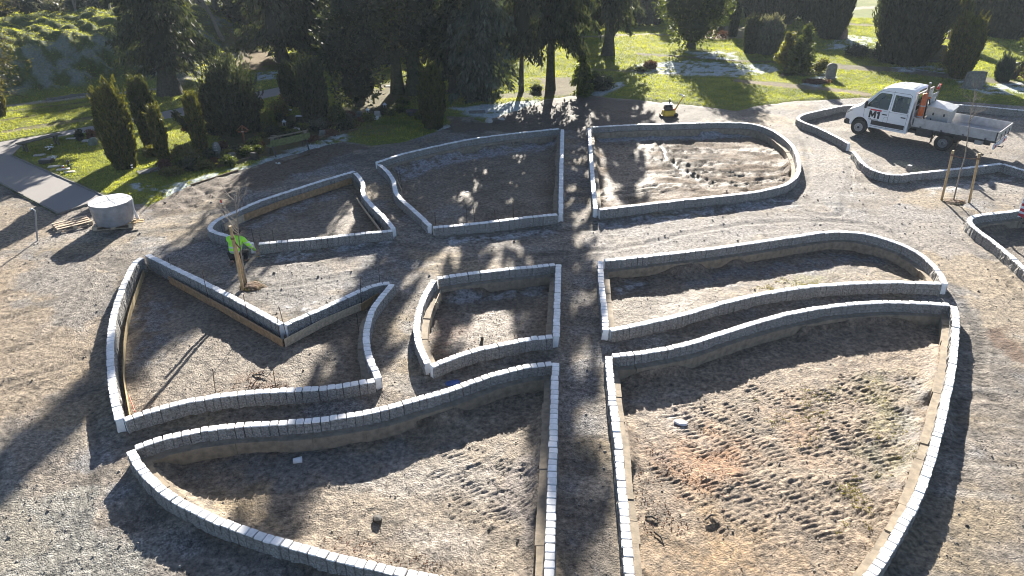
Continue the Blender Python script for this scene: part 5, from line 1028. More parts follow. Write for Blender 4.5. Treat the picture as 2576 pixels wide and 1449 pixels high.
# rebar stakes
def rebar(b, t, label, zb=-.12, flag=False):
    g = G(*b, zb); tp = GV(t[0], t[1], g.y); root = thing('rebar_stake', g, label, 'stake', 'thin rusty steel rods'); d = tp - g
    MB().tube([Vector((0, 0, -.25)), d * .5, d], .0095, 6).build('rod_shaft', rust, root)
    if flag: MB().tube([d * .86, d], .028, 7).build('flag_tip', mat('flag_red', (.6, .03, .02), .7), root); MB().tube([d * .80, d * .86], .028, 7).build('flag_band', paint, root)
    else: MB().tube([d * .98, d], .013, 6).build('rod_tip', rust, root)
for b, t, l in [((434, 697), (423, 650), 'leftmost rod at the long notch board'), ((438, 702), (428, 665), 'short rod next to the leftmost notch rod'), ((528, 768), (508, 680), 'second rod along the long notch board'), ((628, 820), (612, 741), 'third rod along the long notch board'), ((727, 868), (702, 773), 'tall rod right at the notch corner board'), ((705, 865), (697, 797), 'shorter rod left of the notch corner'), ((909, 775), (906, 699), 'rod behind the right arm of the notched wall'), ((956, 735), (953, 676), 'rod at the right tip of the notched bed'),
               ((541, 988), (535, 928), 'rod by the near wall of the notched bed, left of a pair'), ((695, 980), (686, 926), 'rod by the near wall of the notched bed, right of a pair'), ((903, 838), (897, 790), 'thin rod inside the right curve of the notched bed'), ((640, 612), (631, 571), 'rod in the gap of the small pointed bed wall'), ((688, 604), (685, 578), 'rod in the middle of the small pointed bed'), ((656, 606), (653, 590), 'stubby rod beside the gap of the small pointed bed'),
               ((621, 540), (602, 490), 'rod at the far wall of the small pointed bed'), ((1012, 476), (1002, 417), 'rod by the wavy wall of the far left bed'), ((1006, 462), (997, 428), 'short rod by the wavy wall of the far left bed'), ((975, 404), (966, 388), 'rod behind the sharp left corner of the far left bed'),
               ((1096, 566), (1094, 535), 'first rod from the left along the far left bed near wall'), ((1175, 558), (1172, 514), 'second rod from the left along the far left bed near wall'), ((1194, 555), (1191, 522), 'third rod from the left along the far left bed near wall'), ((1246, 551), (1244, 529), 'fourth rod from the left along the far left bed near wall'), ((1292, 546), (1290, 503), 'rightmost rod along the far left bed near wall'), ((933, 528), (925, 500), 'rod beside the leaning boards of the small pointed bed'), ((954, 560), (951, 535), 'rod at the lower leaning board of the small pointed bed')]:
    rebar(b, t, 'thin rusty ' + l)
rebar((568, 552), (555, 503), 'thin rod with a red and white flag tip by the small pointed bed', 0, True)

# saplings with their stakes
stakem = mat('stake_wood', (.42, .29, .15), .8, noise=(9, .25), bump=(25, .4, .006)); cutm = mat('cut_wood', (.62, .5, .33), .8); beltm = mat('coir_belt', (.16, .08, .05), .9); soilh = mat('dug_soil', (.10, .062, .04), .95, noise=(6, .5), bump=(9, 1, .06))
def stake(b, t, label, r=.045):
    g = G(*b); tp = GV(t[0], t[1], g.y); d = tp - g; root = thing('tree_stake', g, label, 'stake', 'stakes of the young trees')
    MB().tube([d * -.05, d * .33, d * .66, d], [r, r * .98, r * .96, r * .94], 10).build('stake_pole', stakem, root); MB().tube([d, d + d.normalized() * .006], [r * .92, r * .85], 10).build('cut_top', cutm, root)
    return g, d
def heap(dx, dy, rad, label, seed):
    g = G(dx, dy); q = np.random.default_rng(seed); root = thing('soil_heap', (g.x, g.y, 0), label, 'soil heap'); n = 22; V = [(0, 0, .10)]; F = []
    for k, rr_ in enumerate((.35, .7, 1.0)):
        for i in range(n): a = 6.283 * i / n; V.append((rad * rr_ * math.cos(a) * q.uniform(.8, 1.2), rad * .8 * rr_ * math.sin(a) * q.uniform(.8, 1.2), (.09, .05, -.04)[k] + q.uniform(-.025, .03) * (k < 2)))
    F = [(0, 1 + i, 1 + (i + 1) % n) for i in range(n)] + [(1 + k * n + i, 1 + (k + 1) * n + i, 1 + (k + 1) * n + (i + 1) % n, 1 + k * n + (i + 1) % n) for k in range(2) for i in range(n)]
    MB().add(V, F, smooth=True).build('mound_soil', soilh, root)
    F_ = Fol(seed); m_ = 260; c = np.stack([q.normal(size=m_) * rad * .5, q.normal(size=m_) * rad * .4, q.uniform(.02, .09, m_)], 1); F_.leaves(c, q.normal(size=(m_, 3)) * np.array([1, 1, .4]), q.uniform(.05, .12, m_), q.uniform(.01, .02, m_), q.beta(2, 2, m_)); mesh_obj('dry_stalks', F_.mesh('dry_stalks', lf_box), root)
def sapling(b, mids, label, seed, h, crown0):
    g = G(*b); pts = [Vector((0, 0, -.05))] + [GV(x, y, g.y) - g for x, y in mids]; root = thing('young_tree', g, label, 'tree', 'young staked trees'); q = random.Random(seed)
    MB().tube(pts, [.028 - .016 * i / (len(pts) - 1) for i in range(len(pts))], 7).build('trunk', bark_grey, root); mb = MB()
    tp = pts[-1]
    for i in range(13):
        t = q.uniform(crown0, 1); j = t * (len(pts) - 1); k = min(len(pts) - 2, int(j)); p0 = pts[k].lerp(pts[k + 1], j - k); a = q.uniform(0, 6.28); d = Vector((math.cos(a) * .55, math.sin(a) * .55, q.uniform(.35, 1.0))).normalized(); L = h * q.uniform(.18, .36); P_ = [p0]
        for s_ in range(4): d = (d + Vector((q.gauss(0, .15), q.gauss(0, .15), .06))).normalized(); P_.append(P_[-1] + d * L / 4)
        mb.tube(P_, [.010, .008, .006, .004, .002], 4, cap=False)
        for m_ in range(3): p1 = P_[q.randint(1, 3)]; e = (d + Vector((q.gauss(0, .6), q.gauss(0, .6), q.gauss(0, .4)))).normalized() * L * q.uniform(.25, .5); mb.tube([p1, p1 + e * .5, p1 + e], [.005, .0035, .0015], 3, cap=False)
    mb.build('crown', bark_grey, root); return g
heap(632, 722, .45, 'dark soil heap with dry stalks at the left sapling', 71); heap(2402, 510, .55, 'dark soil heap with straw at the right sapling', 72)
g1, d1 = stake((611, 731), (579, 569), 'front one of the two stakes in front of the kneeling worker'); g2, d2 = stake((618, 718), (585, 592), 'rear one of the two stakes in front of the kneeling worker')
gs = sapling((622, 718), [(610, 660), (601, 600), (596, 545), (590, 495)], 'leafless young tree tied behind the two left stakes', 73, 2.6, .5)
def belt(a, b, label, wd=.045):
    root = thing('tree_tie', a, label, 'tie', 'brown ties of the young trees'); d = b - a; m1 = d * .5 + Vector((0, 0, -.03)); MB().tube([Vector((0, 0, 0)), m1, d], [wd * .4] * 3, 6).build('belt_band', beltm, root)
    MB().tube([Vector((0, 0, -.03)), Vector((0, 0, .03))], .056, 9).build('loop', beltm, root)
belt(g1 + d1 * .82, gs + (GV(604, 625, gs.y) - gs), 'brown tie from the front left stake to its sapling')
g3, d3 = stake((2368, 505), (2398, 379), 'left one of the two stakes at the right sapling'); g4, d4 = stake((2437, 512), (2464, 386), 'right one of the two stakes at the right sapling')
gs2 = sapling((2398, 508), [(2414, 440), (2428, 392), (2434, 350), (2440, 300), (2452, 245)], 'leafless young tree between two stakes in front of the truck', 74, 3.4, .55)
tp2 = GV(2426, 397, gs2.y); belt(g3 + d3 * .92, tp2, 'brown tie from the left stake to the right sapling'); belt(g4 + d4 * .9, tp2, 'brown tie from the right stake to the right sapling')

# pallets and wrapped drum
pal_w = mat('pallet_wood', (.46, .36, .26), .85, noise=(12, .3), var=.12)
slat_me = MB().box((0, 0, 0), (1.2, .10, .022), bev=.003).mesh('slat', pal_w); blk = MB().box((0, 0, 0), (.14, .10, .078), bev=.003).mesh('block', pal_w); cross = MB().box((0, 0, 0), (.12, .8, .022), bev=.003).mesh('cross_board', pal_w)
def pallet(cx_, cy_, rz, label, sc_=1.0, n=5):
    root = thing('wooden_pallet', (cx_, cy_, .012), label, 'pallet', 'wooden pallets', rz); root.scale = (sc_, sc_, 1)
    for i in range(n): o = mesh_obj('slat', slat_me, root); o.location = (0, -.35 + .7 * i / (n - 1), .133)
    for x in (-.53, 0, .53): o = mesh_obj('cross_board', cross, root); o.location = (x, 0, .111)
    for x in (-.53, 0, .53):
        for y in (-.35, 0, .35): o = mesh_obj('block', blk, root); o.location = (x, y, .061)
    for y in (-.35, 0, .35): o = mesh_obj('slat', slat_me, root); o.location = (0, y, .011)
    return root
c4 = [G(*p, .14) for p in ((139, 558), (206, 542), (228, 562), (151, 579))]; pc = sum(c4, Vector()) / 4
pallet(pc.x, pc.y, mat_from(c4[0], c4[1]), 'empty weathered pallet lying left of the wrapped drum', .93, 4)
dc = G(294, 566, .0); pallet(dc.x, dc.y, R(12), 'pallet carrying the film-wrapped drum', 1.1)
filmm = mat('stretch_film', (.24, .25, .27), .35, noise=(5, .22), bump=(9, .6, .03), coat=.3); filmtop = mat('film_top', (.66, .66, .66), .4, noise=(4, .1), bump=(12, .4, .01))
drum = thing('wrapped_drum', (dc.x, dc.y, .157), 'big round bundle wrapped in clear film on a pallet', 'drum', None, R(20)); q = random.Random(2); mb = MB(); n = 32; prof = [(.60, 0), (.62, .05), (.655, .25), (.675, .5), (.69, .72), (.685, .765)]; V = []
for r_, z in prof:
    for k in range(n): a = 6.283 * k / n; V.append((r_ * (1 + .012 * math.sin(9 * a + z * 8) + q.uniform(-.006, .006)) * math.cos(a), r_ * (1 + .012 * math.sin(9 * a + z * 8)) * math.sin(a), z + .01 * math.sin(5 * a)))
mb.add(V, [(i * n + k, i * n + (k + 1) % n, i * n + n + (k + 1) % n, i * n + n + k) for i in range(len(prof) - 1) for k in range(n)], smooth=True); mb.build('film_side', filmm, drum)
mb = MB(); V = [(0, 0, .78)] + [(.36 * math.cos(6.283 * k / n), .36 * math.sin(6.283 * k / n), .778 + .006 * math.sin(k * 2.1)) for k in range(n)] + [(.688 * math.cos(6.283 * k / n), .688 * math.sin(6.283 * k / n), .766 + .008 * math.sin(k * 1.3)) for k in range(n)]
mb.add(V, [(0, 1 + k, 1 + (k + 1) % n) for k in range(n)] + [(1 + k, 1 + n + k, 1 + n + (k + 1) % n, 1 + (k + 1) % n) for k in range(n)], smooth=True).build('film_lid', filmtop, drum)
for a in (.3, 1.9): MB().tube([(.66 * math.cos(a), .66 * math.sin(a), .782), (0, 0, .794), (-.66 * math.cos(a + .2), -.66 * math.sin(a + .2), .782)], .006, 5).build('film_fold', filmm, drum)
MB().tube([(.69 * math.cos(-.1), .69 * math.sin(-.1), .76), (.68, -.1, .4), (.72, -.12, .05)], [.05, .03, .06], 6).build('loose_film', filmtop, drum)
p = G(340, 556, .17); root = thing('loose_plank', p, 'two orange-brown planks sticking out under the wrapped drum', 'planks', None, R(18)); MB().box((0, 0, .012), (.55, .08, .025)).build('plank', stakem, root); MB().box((.03, -.14, .0), (.50, .08, .025)).build('plank', stakem, root)
p = G(93, 606); root = thing('bent_pipe', p, 'grey hooked standpipe at the left edge of the site', 'pipe'); t1 = GV(90, 545, p.y) - p; t2 = GV(88, 531, p.y) - p; t3 = GV(80, 525, p.y) - p; t4 = GV(77, 527, p.y) - p
MB().tube([Vector((0, 0, -.1)), t1 * .5, t1, t2, t3], .026, 9).build('pipe_stem', mat('pipe_grey', (.28, .29, .31), .5, .3), root); MB().tube([t3, t4], .032, 9).build('pipe_cap', paint, root)
q = random.Random(12)

# vibrating plate
yel = mat('machine_yellow', (.62, .40, .02), .45, noise=(8, .18)); p = G(1681, 293); pl = thing('plate_compactor', p, 'yellow vibrating plate compactor with raised handle', 'compactor', None, R(8))
MB().add([(-.40, -.24, .03), (.40, -.24, .03), (.40, .24, .03), (-.40, .24, .03), (-.36, -.24, 0), (.36, -.24, 0), (.36, .24, 0), (-.36, .24, 0), (-.48, -.24, .16), (-.48, .24, .16), (.46, -.24, .14), (.46, .24, .14)], [(4, 7, 6, 5), (0, 1, 2, 3), (0, 4, 5, 1), (3, 2, 6, 7), (0, 3, 9, 8), (4, 8, 9, 7), (0, 8, 4), (3, 7, 9), (1, 10, 11, 2), (5, 6, 11, 10), (1, 5, 10), (2, 11, 6)]).build('base_plate', steel, pl)
MB().box((0.0, 0, .20), (.70, .46, .30), bev=.05, taper=.92).build('shroud', yel, pl)
mb = MB(); mb.box((-.05, 0, .46), (.42, .38, .26), bev=.05); mb.box((-.05, 0, .62), (.34, .40, .08), bev=.03); mb.build('engine', blackp, pl); MB().box((-.08, 0, .68), (.5, .46, .03), bev=.01).build('engine_cover', paint, pl)
MB().tube([(.02, .05, .68), (.02, .05, .92)], .045, 9).build('exhaust', steel, pl); MB().tube([(.32, 0, .30), (.55, .02, .72), (.74, .04, 1.02)], [.04, .035, .032], 8).build('handle_bar', yel, pl)
MB().tube([(.74, .04, 1.02), (.70, .04, 1.10), (.52, .02, 1.16)], .035, 8).build('grip', paint, pl); MB().tube([(.77, -.02, 1.03), (.77, .10, 1.03)], .04, 8).build('grip_pivot', blackp, pl)
MB().lathe([(.0, -.03), (.11, -.03), (.12, 0), (.11, .03), (0, .03)], 14, TR(.34, -.26, .12) @ Matrix.Rotation(R(90), 4, 'X')).build('transport_wheel', rubber, pl); MB().box((.22, -.05, .40), (.16, .14, .10), bev=.03).build('filler_cap', orange_m, pl)

# warning sign at the right edge
p = G(2568, 556); sg_ = thing('warning_sign', p, 'red and white striped warning board at the right edge', 'sign', None, R(-20)); MB().box((0, 0, .5), (.34, .02, .72), bev=.006).build('sign_board', paint, sg_)
for i in range(4): MB().add([(-.15, -.0125, .20 + i * .19), (-.15, -.0125, .29 + i * .19), (.15, -.0125, .19 + i * .19 - .02 + .08), (.15, -.0125, .19 + i * .19 - .10)][::1], [(0, 3, 2, 1)]).build('red_stripe', redbar, sg_)
MB().tube([(0, .03, -.1), (0, .03, .9)], .02, 7).build('post', steel, sg_); MB().box((0, .02, -.02), (.5, .3, .09), bev=.02).build('foot_block', rubber, sg_)

# scattered small things
def lump(name, dx, dy, z, dims, m, label, cat, seed, part):
    g = G(dx, dy, z); g.z = site_z(g.x, g.y); q = random.Random(seed); root = thing(name, g, label, cat, None, q.uniform(0, 3)); x, y, h = dims
    MB().lathe([(0, -.02), (.42, -.01), (.5, h * .35 / max(x, y)), (.40, h * .8 / max(x, y)), (.0, h / max(x, y))], 9, Matrix.Diagonal((x, y, max(x, y), 1)), smooth=False, jit=.22, rng=q).build(part, m, root); return root
whitep = mat('white_plastic', (.75, .76, .78), .5, noise=(7, .12)); bluem = mat('blue_cloth', (.03, .08, .28), .8, noise=(9, .3)); darkst = mat('dark_stone', (.06, .055, .05), .8, noise=(9, .4))
lump('blue_cloth', 1139, 964, 0, (.42, .22, .06), bluem, 'crumpled blue cloth on the path under the smallest bed', 'cloth', 1, 'cloth_fold'); lump('pale_slab', 1712, 1060, -.16, (.34, .2, .06), whitep, 'whitish flat slab lying in the lower right bed', 'slab', 2, 'slab_body'); lump('dark_clod', 950, 1310, -.2, (.18, .2, .10), darkst, 'single dark stone in the lower left bed', 'stone', 3, 'stone_body')
lump('white_scrap', 1172, 481, -.18, (.34, .08, .02), whitep, 'thin white scrap on the soil of the far left bed', 'scrap', 4, 'scrap_sheet'); lump('dark_clod', 1213, 850, -.12, (.10, .10, .12), darkst, 'small dark stone by the near wall of the smallest bed', 'stone', 5, 'stone_body')
g = G(737, 1158, -.15); g.z = site_z(g.x, g.y); root = thing('white_cup', g, 'small white cup lying in the lower left bed', 'cup', None, R(15)); MB().lathe([(.055, 0), (.07, .17), (.062, .17), (.05, .01)], 12, TR(0, 0, .065) @ Matrix.Rotation(R(90), 4, 'Y')).build('cup_body', whitep, root); MB().lathe([(.072, .165), (.075, .175), (.072, .18)], 12, TR(0, 0, .065) @ Matrix.Rotation(R(90), 4, 'Y')).build('cup_rim', whitep, root)
o = thing('spare_granite_block', G(2285, 431), 'single upright granite block inside the wall near the truck', 'stone block', None, .3); mesh_obj('stone', STONES[3], o).scale = (.9, .9, .75)
root = thing('shovel', G(2235, 436, .1), 'shovel blade lying behind the wall near the truck', 'shovel', None, .2); MB().add([(-.16, -.1, .0), (.1, -.12, .05), (.18, 0, .06), (.1, .12, .05), (-.16, .1, 0)], [(0, 1, 2, 3, 4)]).build('blade', steel, root); MB().tube([(-.15, 0, .01), (-.9, .1, -.06)], .018, 7).build('shaft', stakem, root)
root = thing('trowel', G(655, 646, .01), 'trowel on the ground beside the kneeling worker', 'trowel', None, R(35)); MB().add([(0, -.05, .02), (.22, 0, .02), (0, .05, .02)], [(0, 1, 2)]).build('blade', grey_alu, root); MB().tube([(0, 0, .02), (-.13, 0, .04)], .014, 6).build('handle', wood_wet, root)
for i, (x, y, w_, l) in enumerate([(1790, 1300, .3, 'dark broken branch in the middle of the lower right bed'), (1660, 1350, .35, 'dark twig near the path wall of the lower right bed'), (1640, 1300, .25, 'split stick lying beside the path wall, lower right bed'), (655, 950, .4, 'dry twig on the brown soil of the V-notched bed')]):
    g = G(x, y, -.15); g.z = site_z(g.x, g.y); q = random.Random(i); root = thing('fallen_stick', g, l, 'stick', None, q.uniform(-.4, .6) - (.9 if i in (1, 2) else 0)); MB().tube([(-w_ / 2, 0, .02), (0, .03, .05), (w_ / 2, -.02, .03)], [.018, .022, .008], 6).build('stick_wood', bark, root); MB().tube([(0, .03, .05), (.12, .14, .06)], [.012, .004], 5).build('side_twig', bark, root)

# loose stones and clods over site and beds, too many to count
r = np.random.default_rng(5); N = 20000; oct_v = np.array([(1, 0, 0), (-1, 0, 0), (0, 1, 0), (0, -1, 0), (0, 0, 1), (0, 0, -.6)]); oct_f = np.array([(0, 2, 4), (2, 1, 4), (1, 3, 4), (3, 0, 4), (2, 0, 5), (1, 2, 5), (3, 1, 5), (0, 3, 5)])
idx = r.choice(np.where((Y < 40) & insite)[0], N * 3); pick = (r.uniform(0, 1, len(idx)) < np.where(grp[idx] >= 0, .35, .25 + .75 * grv[idx])) ; idx = idx[pick][:N]; N = len(idx)
sz = np.clip(r.lognormal(math.log(.012), .5, N), .005, .05) * np.clip(Y[idx] / 16, .9, 1.4); ang = r.uniform(0, 6.28, N); ca, sa = np.cos(ang), np.sin(ang); P = oct_v[None] * (sz[:, None, None] * r.uniform(.6, 1.3, (N, 6, 1))) * np.array([1, .8, .65])
V = np.stack([P[..., 0] * ca[:, None] - P[..., 1] * sa[:, None], P[..., 0] * sa[:, None] + P[..., 1] * ca[:, None], P[..., 2]], -1) + np.stack([X[idx] + r.normal(size=N) * .02, Y[idx] + r.normal(size=N) * .02, Z[idx] + sz * .3], 1)[:, None]
Fq = (oct_f[None] + (np.arange(N) * 6)[:, None, None]).reshape(-1, 3); pm = leaf_mat('pebble', (.12, .105, .09), (.34, .32, .30), 0.0, .8)
tag(mesh_obj('loose_gravel', fast('loose_gravel', V.reshape(-1, 3), Fq, pm, False, {'v': ('FLOAT', np.repeat(r.beta(1.5, 2, N), 6))})), 'loose stones and clods scattered over the site', 'gravel', None, 'stuff')
# moss and dead stalks in the large right bed, brown leaves in the smallest bed
def litter(name, label, polys, N, m, ln, wd, flat, cat, bed=None):
    F_ = Fol(hash(name) % 999 + 3); r_ = F_.r; pts = []
    for pl_ in polys:
        s = np.where(patch(X, Y, pl_, .35, 3, .4, 2) * sstep(.35, .6, fbm(X * 2.2, Y * 2.2, 171, 3)) > .35)[0]; s = s[r_.integers(0, len(s), N)]; pts.append(np.stack([X[s] + r_.normal(size=N) * .03, Y[s] + r_.normal(size=N) * .03, Z[s] + .012], 1))
    c = np.concatenate(pts); n = len(c); d = r_.normal(size=(n, 3)) * np.array([1, 1, flat]) + (np.array([0, 0, .8]) if flat > .5 else 0); F_.leaves(c, d, ln * r_.uniform(.5, 1.5, n), wd * r_.uniform(.6, 1.4, n), r_.beta(2, 2, n)); tag(mesh_obj(name, F_.mesh(name, m)), label, cat, None, 'stuff')
litter('moss_tufts', 'yellow-green weeds sprouting in the lower right and long right beds', [[(2170, 950), (2290, 920), (2290, 1050), (2260, 1190), (2180, 1180), (2210, 1060)], [(1830, 735), (2000, 690), (2100, 685), (2060, 705), (1870, 735)], [(1930, 1010), (2100, 960), (2120, 1080), (1980, 1100)], [(2080, 1250), (2180, 1180), (2190, 1300), (2110, 1330)]], 420, leaf_mat('moss_leaf', (.12, .11, .035), (.27, .25, .09), .35), .04, .02, .6, 'weeds')
litter('fallen_leaves', 'brown leaves and plant scraps on the bed soil', [[(1080, 800), (1180, 770), (1320, 780), (1310, 845), (1160, 880), (1095, 890)], [(600, 930), (730, 925), (720, 965), (610, 975)], [(1640, 1080), (1850, 1050), (1860, 1200), (1690, 1200)], [(1560, 1000), (1640, 1050), (1700, 1330), (1620, 1400)], [(850, 1330), (1150, 1390), (1000, 1430), (860, 1390)]], 420, lf_brown, .035, .022, .08, 'leaves')

# ------------------------------------------------------------------ the kneeling worker
def skinned(name, V, E_, rad, m, parent, sub=2, mats=None):
    me = bpy.data.meshes.new(name); me.from_pydata([tuple(v) for v in V], E_, []); o = bpy.data.objects.new(name, me); col.objects.link(o)
    md = o.modifiers.new('s', 'SKIN'); md.use_smooth_shade = True; sd_ = o.modifiers.new('u', 'SUBSURF'); sd_.levels = sub; sd_.render_levels = sub
    for i, s_ in enumerate(me.skin_vertices[0].data): s_.radius = (rad[i], rad[i]) if not isinstance(rad[i], tuple) else rad[i]; s_.use_root = (i == 0)
    bpy.context.view_layer.update(); ev = o.evaluated_get(bpy.context.evaluated_depsgraph_get()); out = bpy.data.meshes.new_from_object(ev); bpy.data.objects.remove(o)
    out.materials.clear()
    for q_ in (mats or [m]): out.materials.append(q_)
    return mesh_obj(name, out, parent)
skinm = mat('skin', (.42, .24, .17), .6); lime = mat('lime_jacket', (.38, .92, .05), .65, noise=(5, .12), bump=(9, .5, .03)); band = mat('reflective_band', (.55, .56, .58), .35, .3); trs = mat('dark_trousers', (.018, .018, .02), .85, noise=(9, .3), bump=(12, .5, .02)); hairm = mat('dark_hair', (.02, .016, .013), .8, bump=(30, .6, .01)); bootm = mat('boot_leather', (.12, .09, .06), .8); glovem = mat('green_glove', (.22, .55, .06), .8)
g = G(597, 664); man = thing('person', (g.x, g.y, .0), 'kneeling person in a lime high-visibility jacket beside the granite wall', 'person', None, R(-8)); man.scale = (1.06, 1.0, .84)
# joints: facing +Y, away from the lens; x to the right
J = dict(pel=(0, 0, .40), sp1=(0, .05, .58), sp2=(0, .13, .78), chest=(.01, .20, .92), neck=(.01, .27, 1.03), head=(.02, .31, 1.14), top=(.02, .33, 1.25),
         shl=(-.22, .19, .94), ell=(-.26, .33, .72), wrl=(-.20, .52, .58), shr=(.23, .19, .94), elr=(.33, .24, .70), wrr=(.40, .34, .50), hal=(-.19, .60, .55), har=(.42, .39, .42),
         hpl=(-.10, 0, .38), knl=(-.15, .36, .12), anl=(-.14, -.02, .10), tol=(-.14, -.10, .05), hpr=(.10, 0, .38), knr=(.18, .38, .40), anr=(.20, .16, .08), tor=(.20, .30, .05))
J = {k: Vector(v) for k, v in J.items()}
def chain(names, rad):
    ks = []; E_ = []; R_ = []
    for ch in names:
        for a in ch:
            if a not in ks: ks.append(a); R_.append(rad[a])
        E_ += [(ks.index(a), ks.index(b)) for a, b in zip(ch[:-1], ch[1:])]
    return [J[k] for k in ks], E_, R_
rd = dict(pel=.13, sp1=.12, sp2=.125, chest=.12, neck=.055, head=.088, top=.06, shl=.065, ell=.048, wrl=.034, hal=.036, shr=.065, elr=.048, wrr=.034, har=.036, hpl=.09, knl=.065, anl=.048, tol=.04, hpr=.09, knr=.065, anr=.048, tor=.04)
V, E_, R_ = chain([['pel', 'sp1', 'sp2', 'chest', 'neck', 'head', 'top'], ['chest', 'shl', 'ell', 'wrl', 'hal'], ['chest', 'shr', 'elr', 'wrr', 'har'], ['pel', 'hpl', 'knl', 'anl', 'tol'], ['pel', 'hpr', 'knr', 'anr', 'tor']], rd)
nb = len(V); V.append(Vector((.02, .42, 1.14))); R_.append(.02); E_.append((5, nb))                     # nose
for hnd, sgn in (('har', 1), ('hal', -1)):                                                             # fingers and thumb
    b = J[hnd]; ib = [i for i, v in enumerate(V) if v is b][0]
    for k, (dx, dl) in enumerate(((-.027, .075), (-.009, .085), (.009, .08), (.027, .062))):
        i0 = len(V); V += [b + Vector((dx, .03, -.035)), b + Vector((dx, .03 + dl * .5, -.05 - dl * .3)), b + Vector((dx, .02 + dl * .6, -.06 - dl * .75))]; R_ += [.011, .010, .008]; E_ += [(ib, i0), (i0, i0 + 1), (i0 + 1, i0 + 2)]
    i0 = len(V); V += [b + Vector((-sgn * .04, .01, -.02)), b + Vector((-sgn * .06, .04, -.045))]; R_ += [.012, .010]; E_ += [(ib, i0), (i0, i0 + 1)]
skinned('body', V, E_, R_, skinm, man)
rj = dict(pel=.18, sp1=.20, sp2=(.23, .18), chest=.20, neck=.075, shl=.092, ell=.072, wrl=.055, shr=.092, elr=.072, wrr=.055)
V, E_, R_ = chain([['pel', 'sp1', 'sp2', 'chest', 'neck'], ['chest', 'shl', 'ell', 'wrl'], ['chest', 'shr', 'elr', 'wrr']], rj)
jk = skinned('jacket', V, E_, R_, lime, man, mats=[lime, band]); mi = []
for p_ in jk.data.polygons:
    c = p_.center; onarm = abs(c.x) > .22
    b_ = (.52 < c.z < .575 or .70 < c.z < .755) and not onarm or onarm and (.60 < c.z < .65 or .79 < c.z < .835); mi.append(1 if b_ else 0)
jk.data.polygons.foreach_set('material_index', mi)
rt = dict(pel=.15, hpl=.115, knl=.085, anl=.065, hpr=.115, knr=.085, anr=.065); V, E_, R_ = chain([['pel', 'hpl', 'knl', 'anl'], ['pel', 'hpr', 'knr', 'anr']], rt); skinned('trousers', V, E_, R_, trs, man)
for a, b in (('anl', 'tol'), ('anr', 'tor')): skinned('boot', [J[a], J[b], J[b] + (J[b] - J[a]) * .5], [(0, 1), (1, 2)], [.062, .055, .045], bootm, man, 1)
hb = MB(); hb.lathe([(.103, -.03), (.108, .02), (.10, .07), (.07, .115), (.0, .13)], 14, Matrix.Translation(J['head'] + Vector((0, -.005, .0))) @ Matrix.Rotation(R(-14), 4, 'X')); hb.build('hair', hairm, man)
for s_ in (1, -1): MB().lathe([(0, 0), (.018, .004), (.022, .014), (.0, .02)], 8, Matrix.Translation(J['head'] + Vector((s_ * .095, .01, -.01))) @ Matrix.Rotation(R(90 * s_), 4, 'Y')).build('ear', skinm, man)
for h_ in ('hal', 'har'): MB().lathe([(.0, -.05), (.045, -.04), (.052, 0), (.046, .05), (.044, .06)], 10, Matrix.Translation(J[h_] + Vector((0, -.01, .01))) @ Matrix.Rotation(R(30), 4, 'X')).build('glove_cuff', glovem, man)
# ------------------------------------------------------------------ graves, benches, planting
stone_g = mat('headstone_grey', (.16, .155, .14), .8, noise=(8, .35), bump=(20, .6, .02)); stone_b = mat('headstone_black', (.035, .035, .036), .4, noise=(8, .3)); stone_r = mat('headstone_reddish', (.17, .11, .095), .8, noise=(7, .35), bump=(12, .8, .04)); stone_l = mat('pale_stone', (.45, .42, .38), .8, noise=(9, .2))
def headstone(dx, dy, wd, ht, label, shape='round', m=stone_g, th=.16, rz=0, plinth=True, cat='headstone'):
    g = G(dx, dy); z = lawn_z(g.x, g.y); root = thing('headstone', (g.x, g.y, z), label, cat, 'gravestones', rz); h2 = wd / 2
    if shape == 'round': P2 = [(-h2, 0), (h2, 0), (h2, ht * .78)] + [(h2 * math.cos(R(a)), ht * .78 + ht * .22 * math.sin(R(a))) for a in range(20, 180, 20)] + [(-h2, ht * .78)]
    elif shape == 'twin': P2 = [(-h2 * .94, 0), (h2 * .94, 0), (h2, ht * .45), (h2 * .97, ht * .72), (h2 * .8, ht * .80), (h2 * .5, ht * .78), (h2 * .28, ht * .72), (h2 * .24, ht * .9), (h2 * .1, ht), (-h2 * .1, ht), (-h2 * .24, ht * .9), (-h2 * .28, ht * .72), (-h2 * .5, ht * .78), (-h2 * .8, ht * .80), (-h2 * .97, ht * .72), (-h2, ht * .45)]
    elif shape == 'slab': P2 = [(-h2 * .98, 0), (h2 * .9, 0), (h2, ht * .55), (h2 * .97, ht * .97), (h2 * .3, ht), (-h2 * .3, ht * 1.02), (-h2 * .86, ht * .98), (-h2, ht * .5)]
    else: P2 = [(-h2, 0), (h2, 0), (h2, ht), (-h2, ht)]
    M = Matrix.Rotation(R(90), 4, 'X'); mb = MB(); mb.prism(P2, -th / 2, th / 2, M); mb.build('stone_slab', m, root)
    if plinth: MB().box((0, 0, .04), (wd * 1.15, th * 2.0, .10), bev=.015).build('plinth', m, root)
    MB().prism([(p[0] * .82, p[1] * .82 + ht * .06) for p in P2], th / 2, th / 2 + .006, M).build('inscription_face', m, root)
    return root
headstone(2087, 200, .62, 1.0, 'rounded grey headstone standing above a heather grave', 'round', rz=R(-6)); headstone(2342, 157, 1.75, 1.45, 'wide black headstone with two shoulders and a peak', 'twin', stone_b, .22); headstone(2445, 225, 1.35, 1.02, 'broad grey slab headstone right of the flame-shaped yew', 'slab', stone_g, .2, R(10))
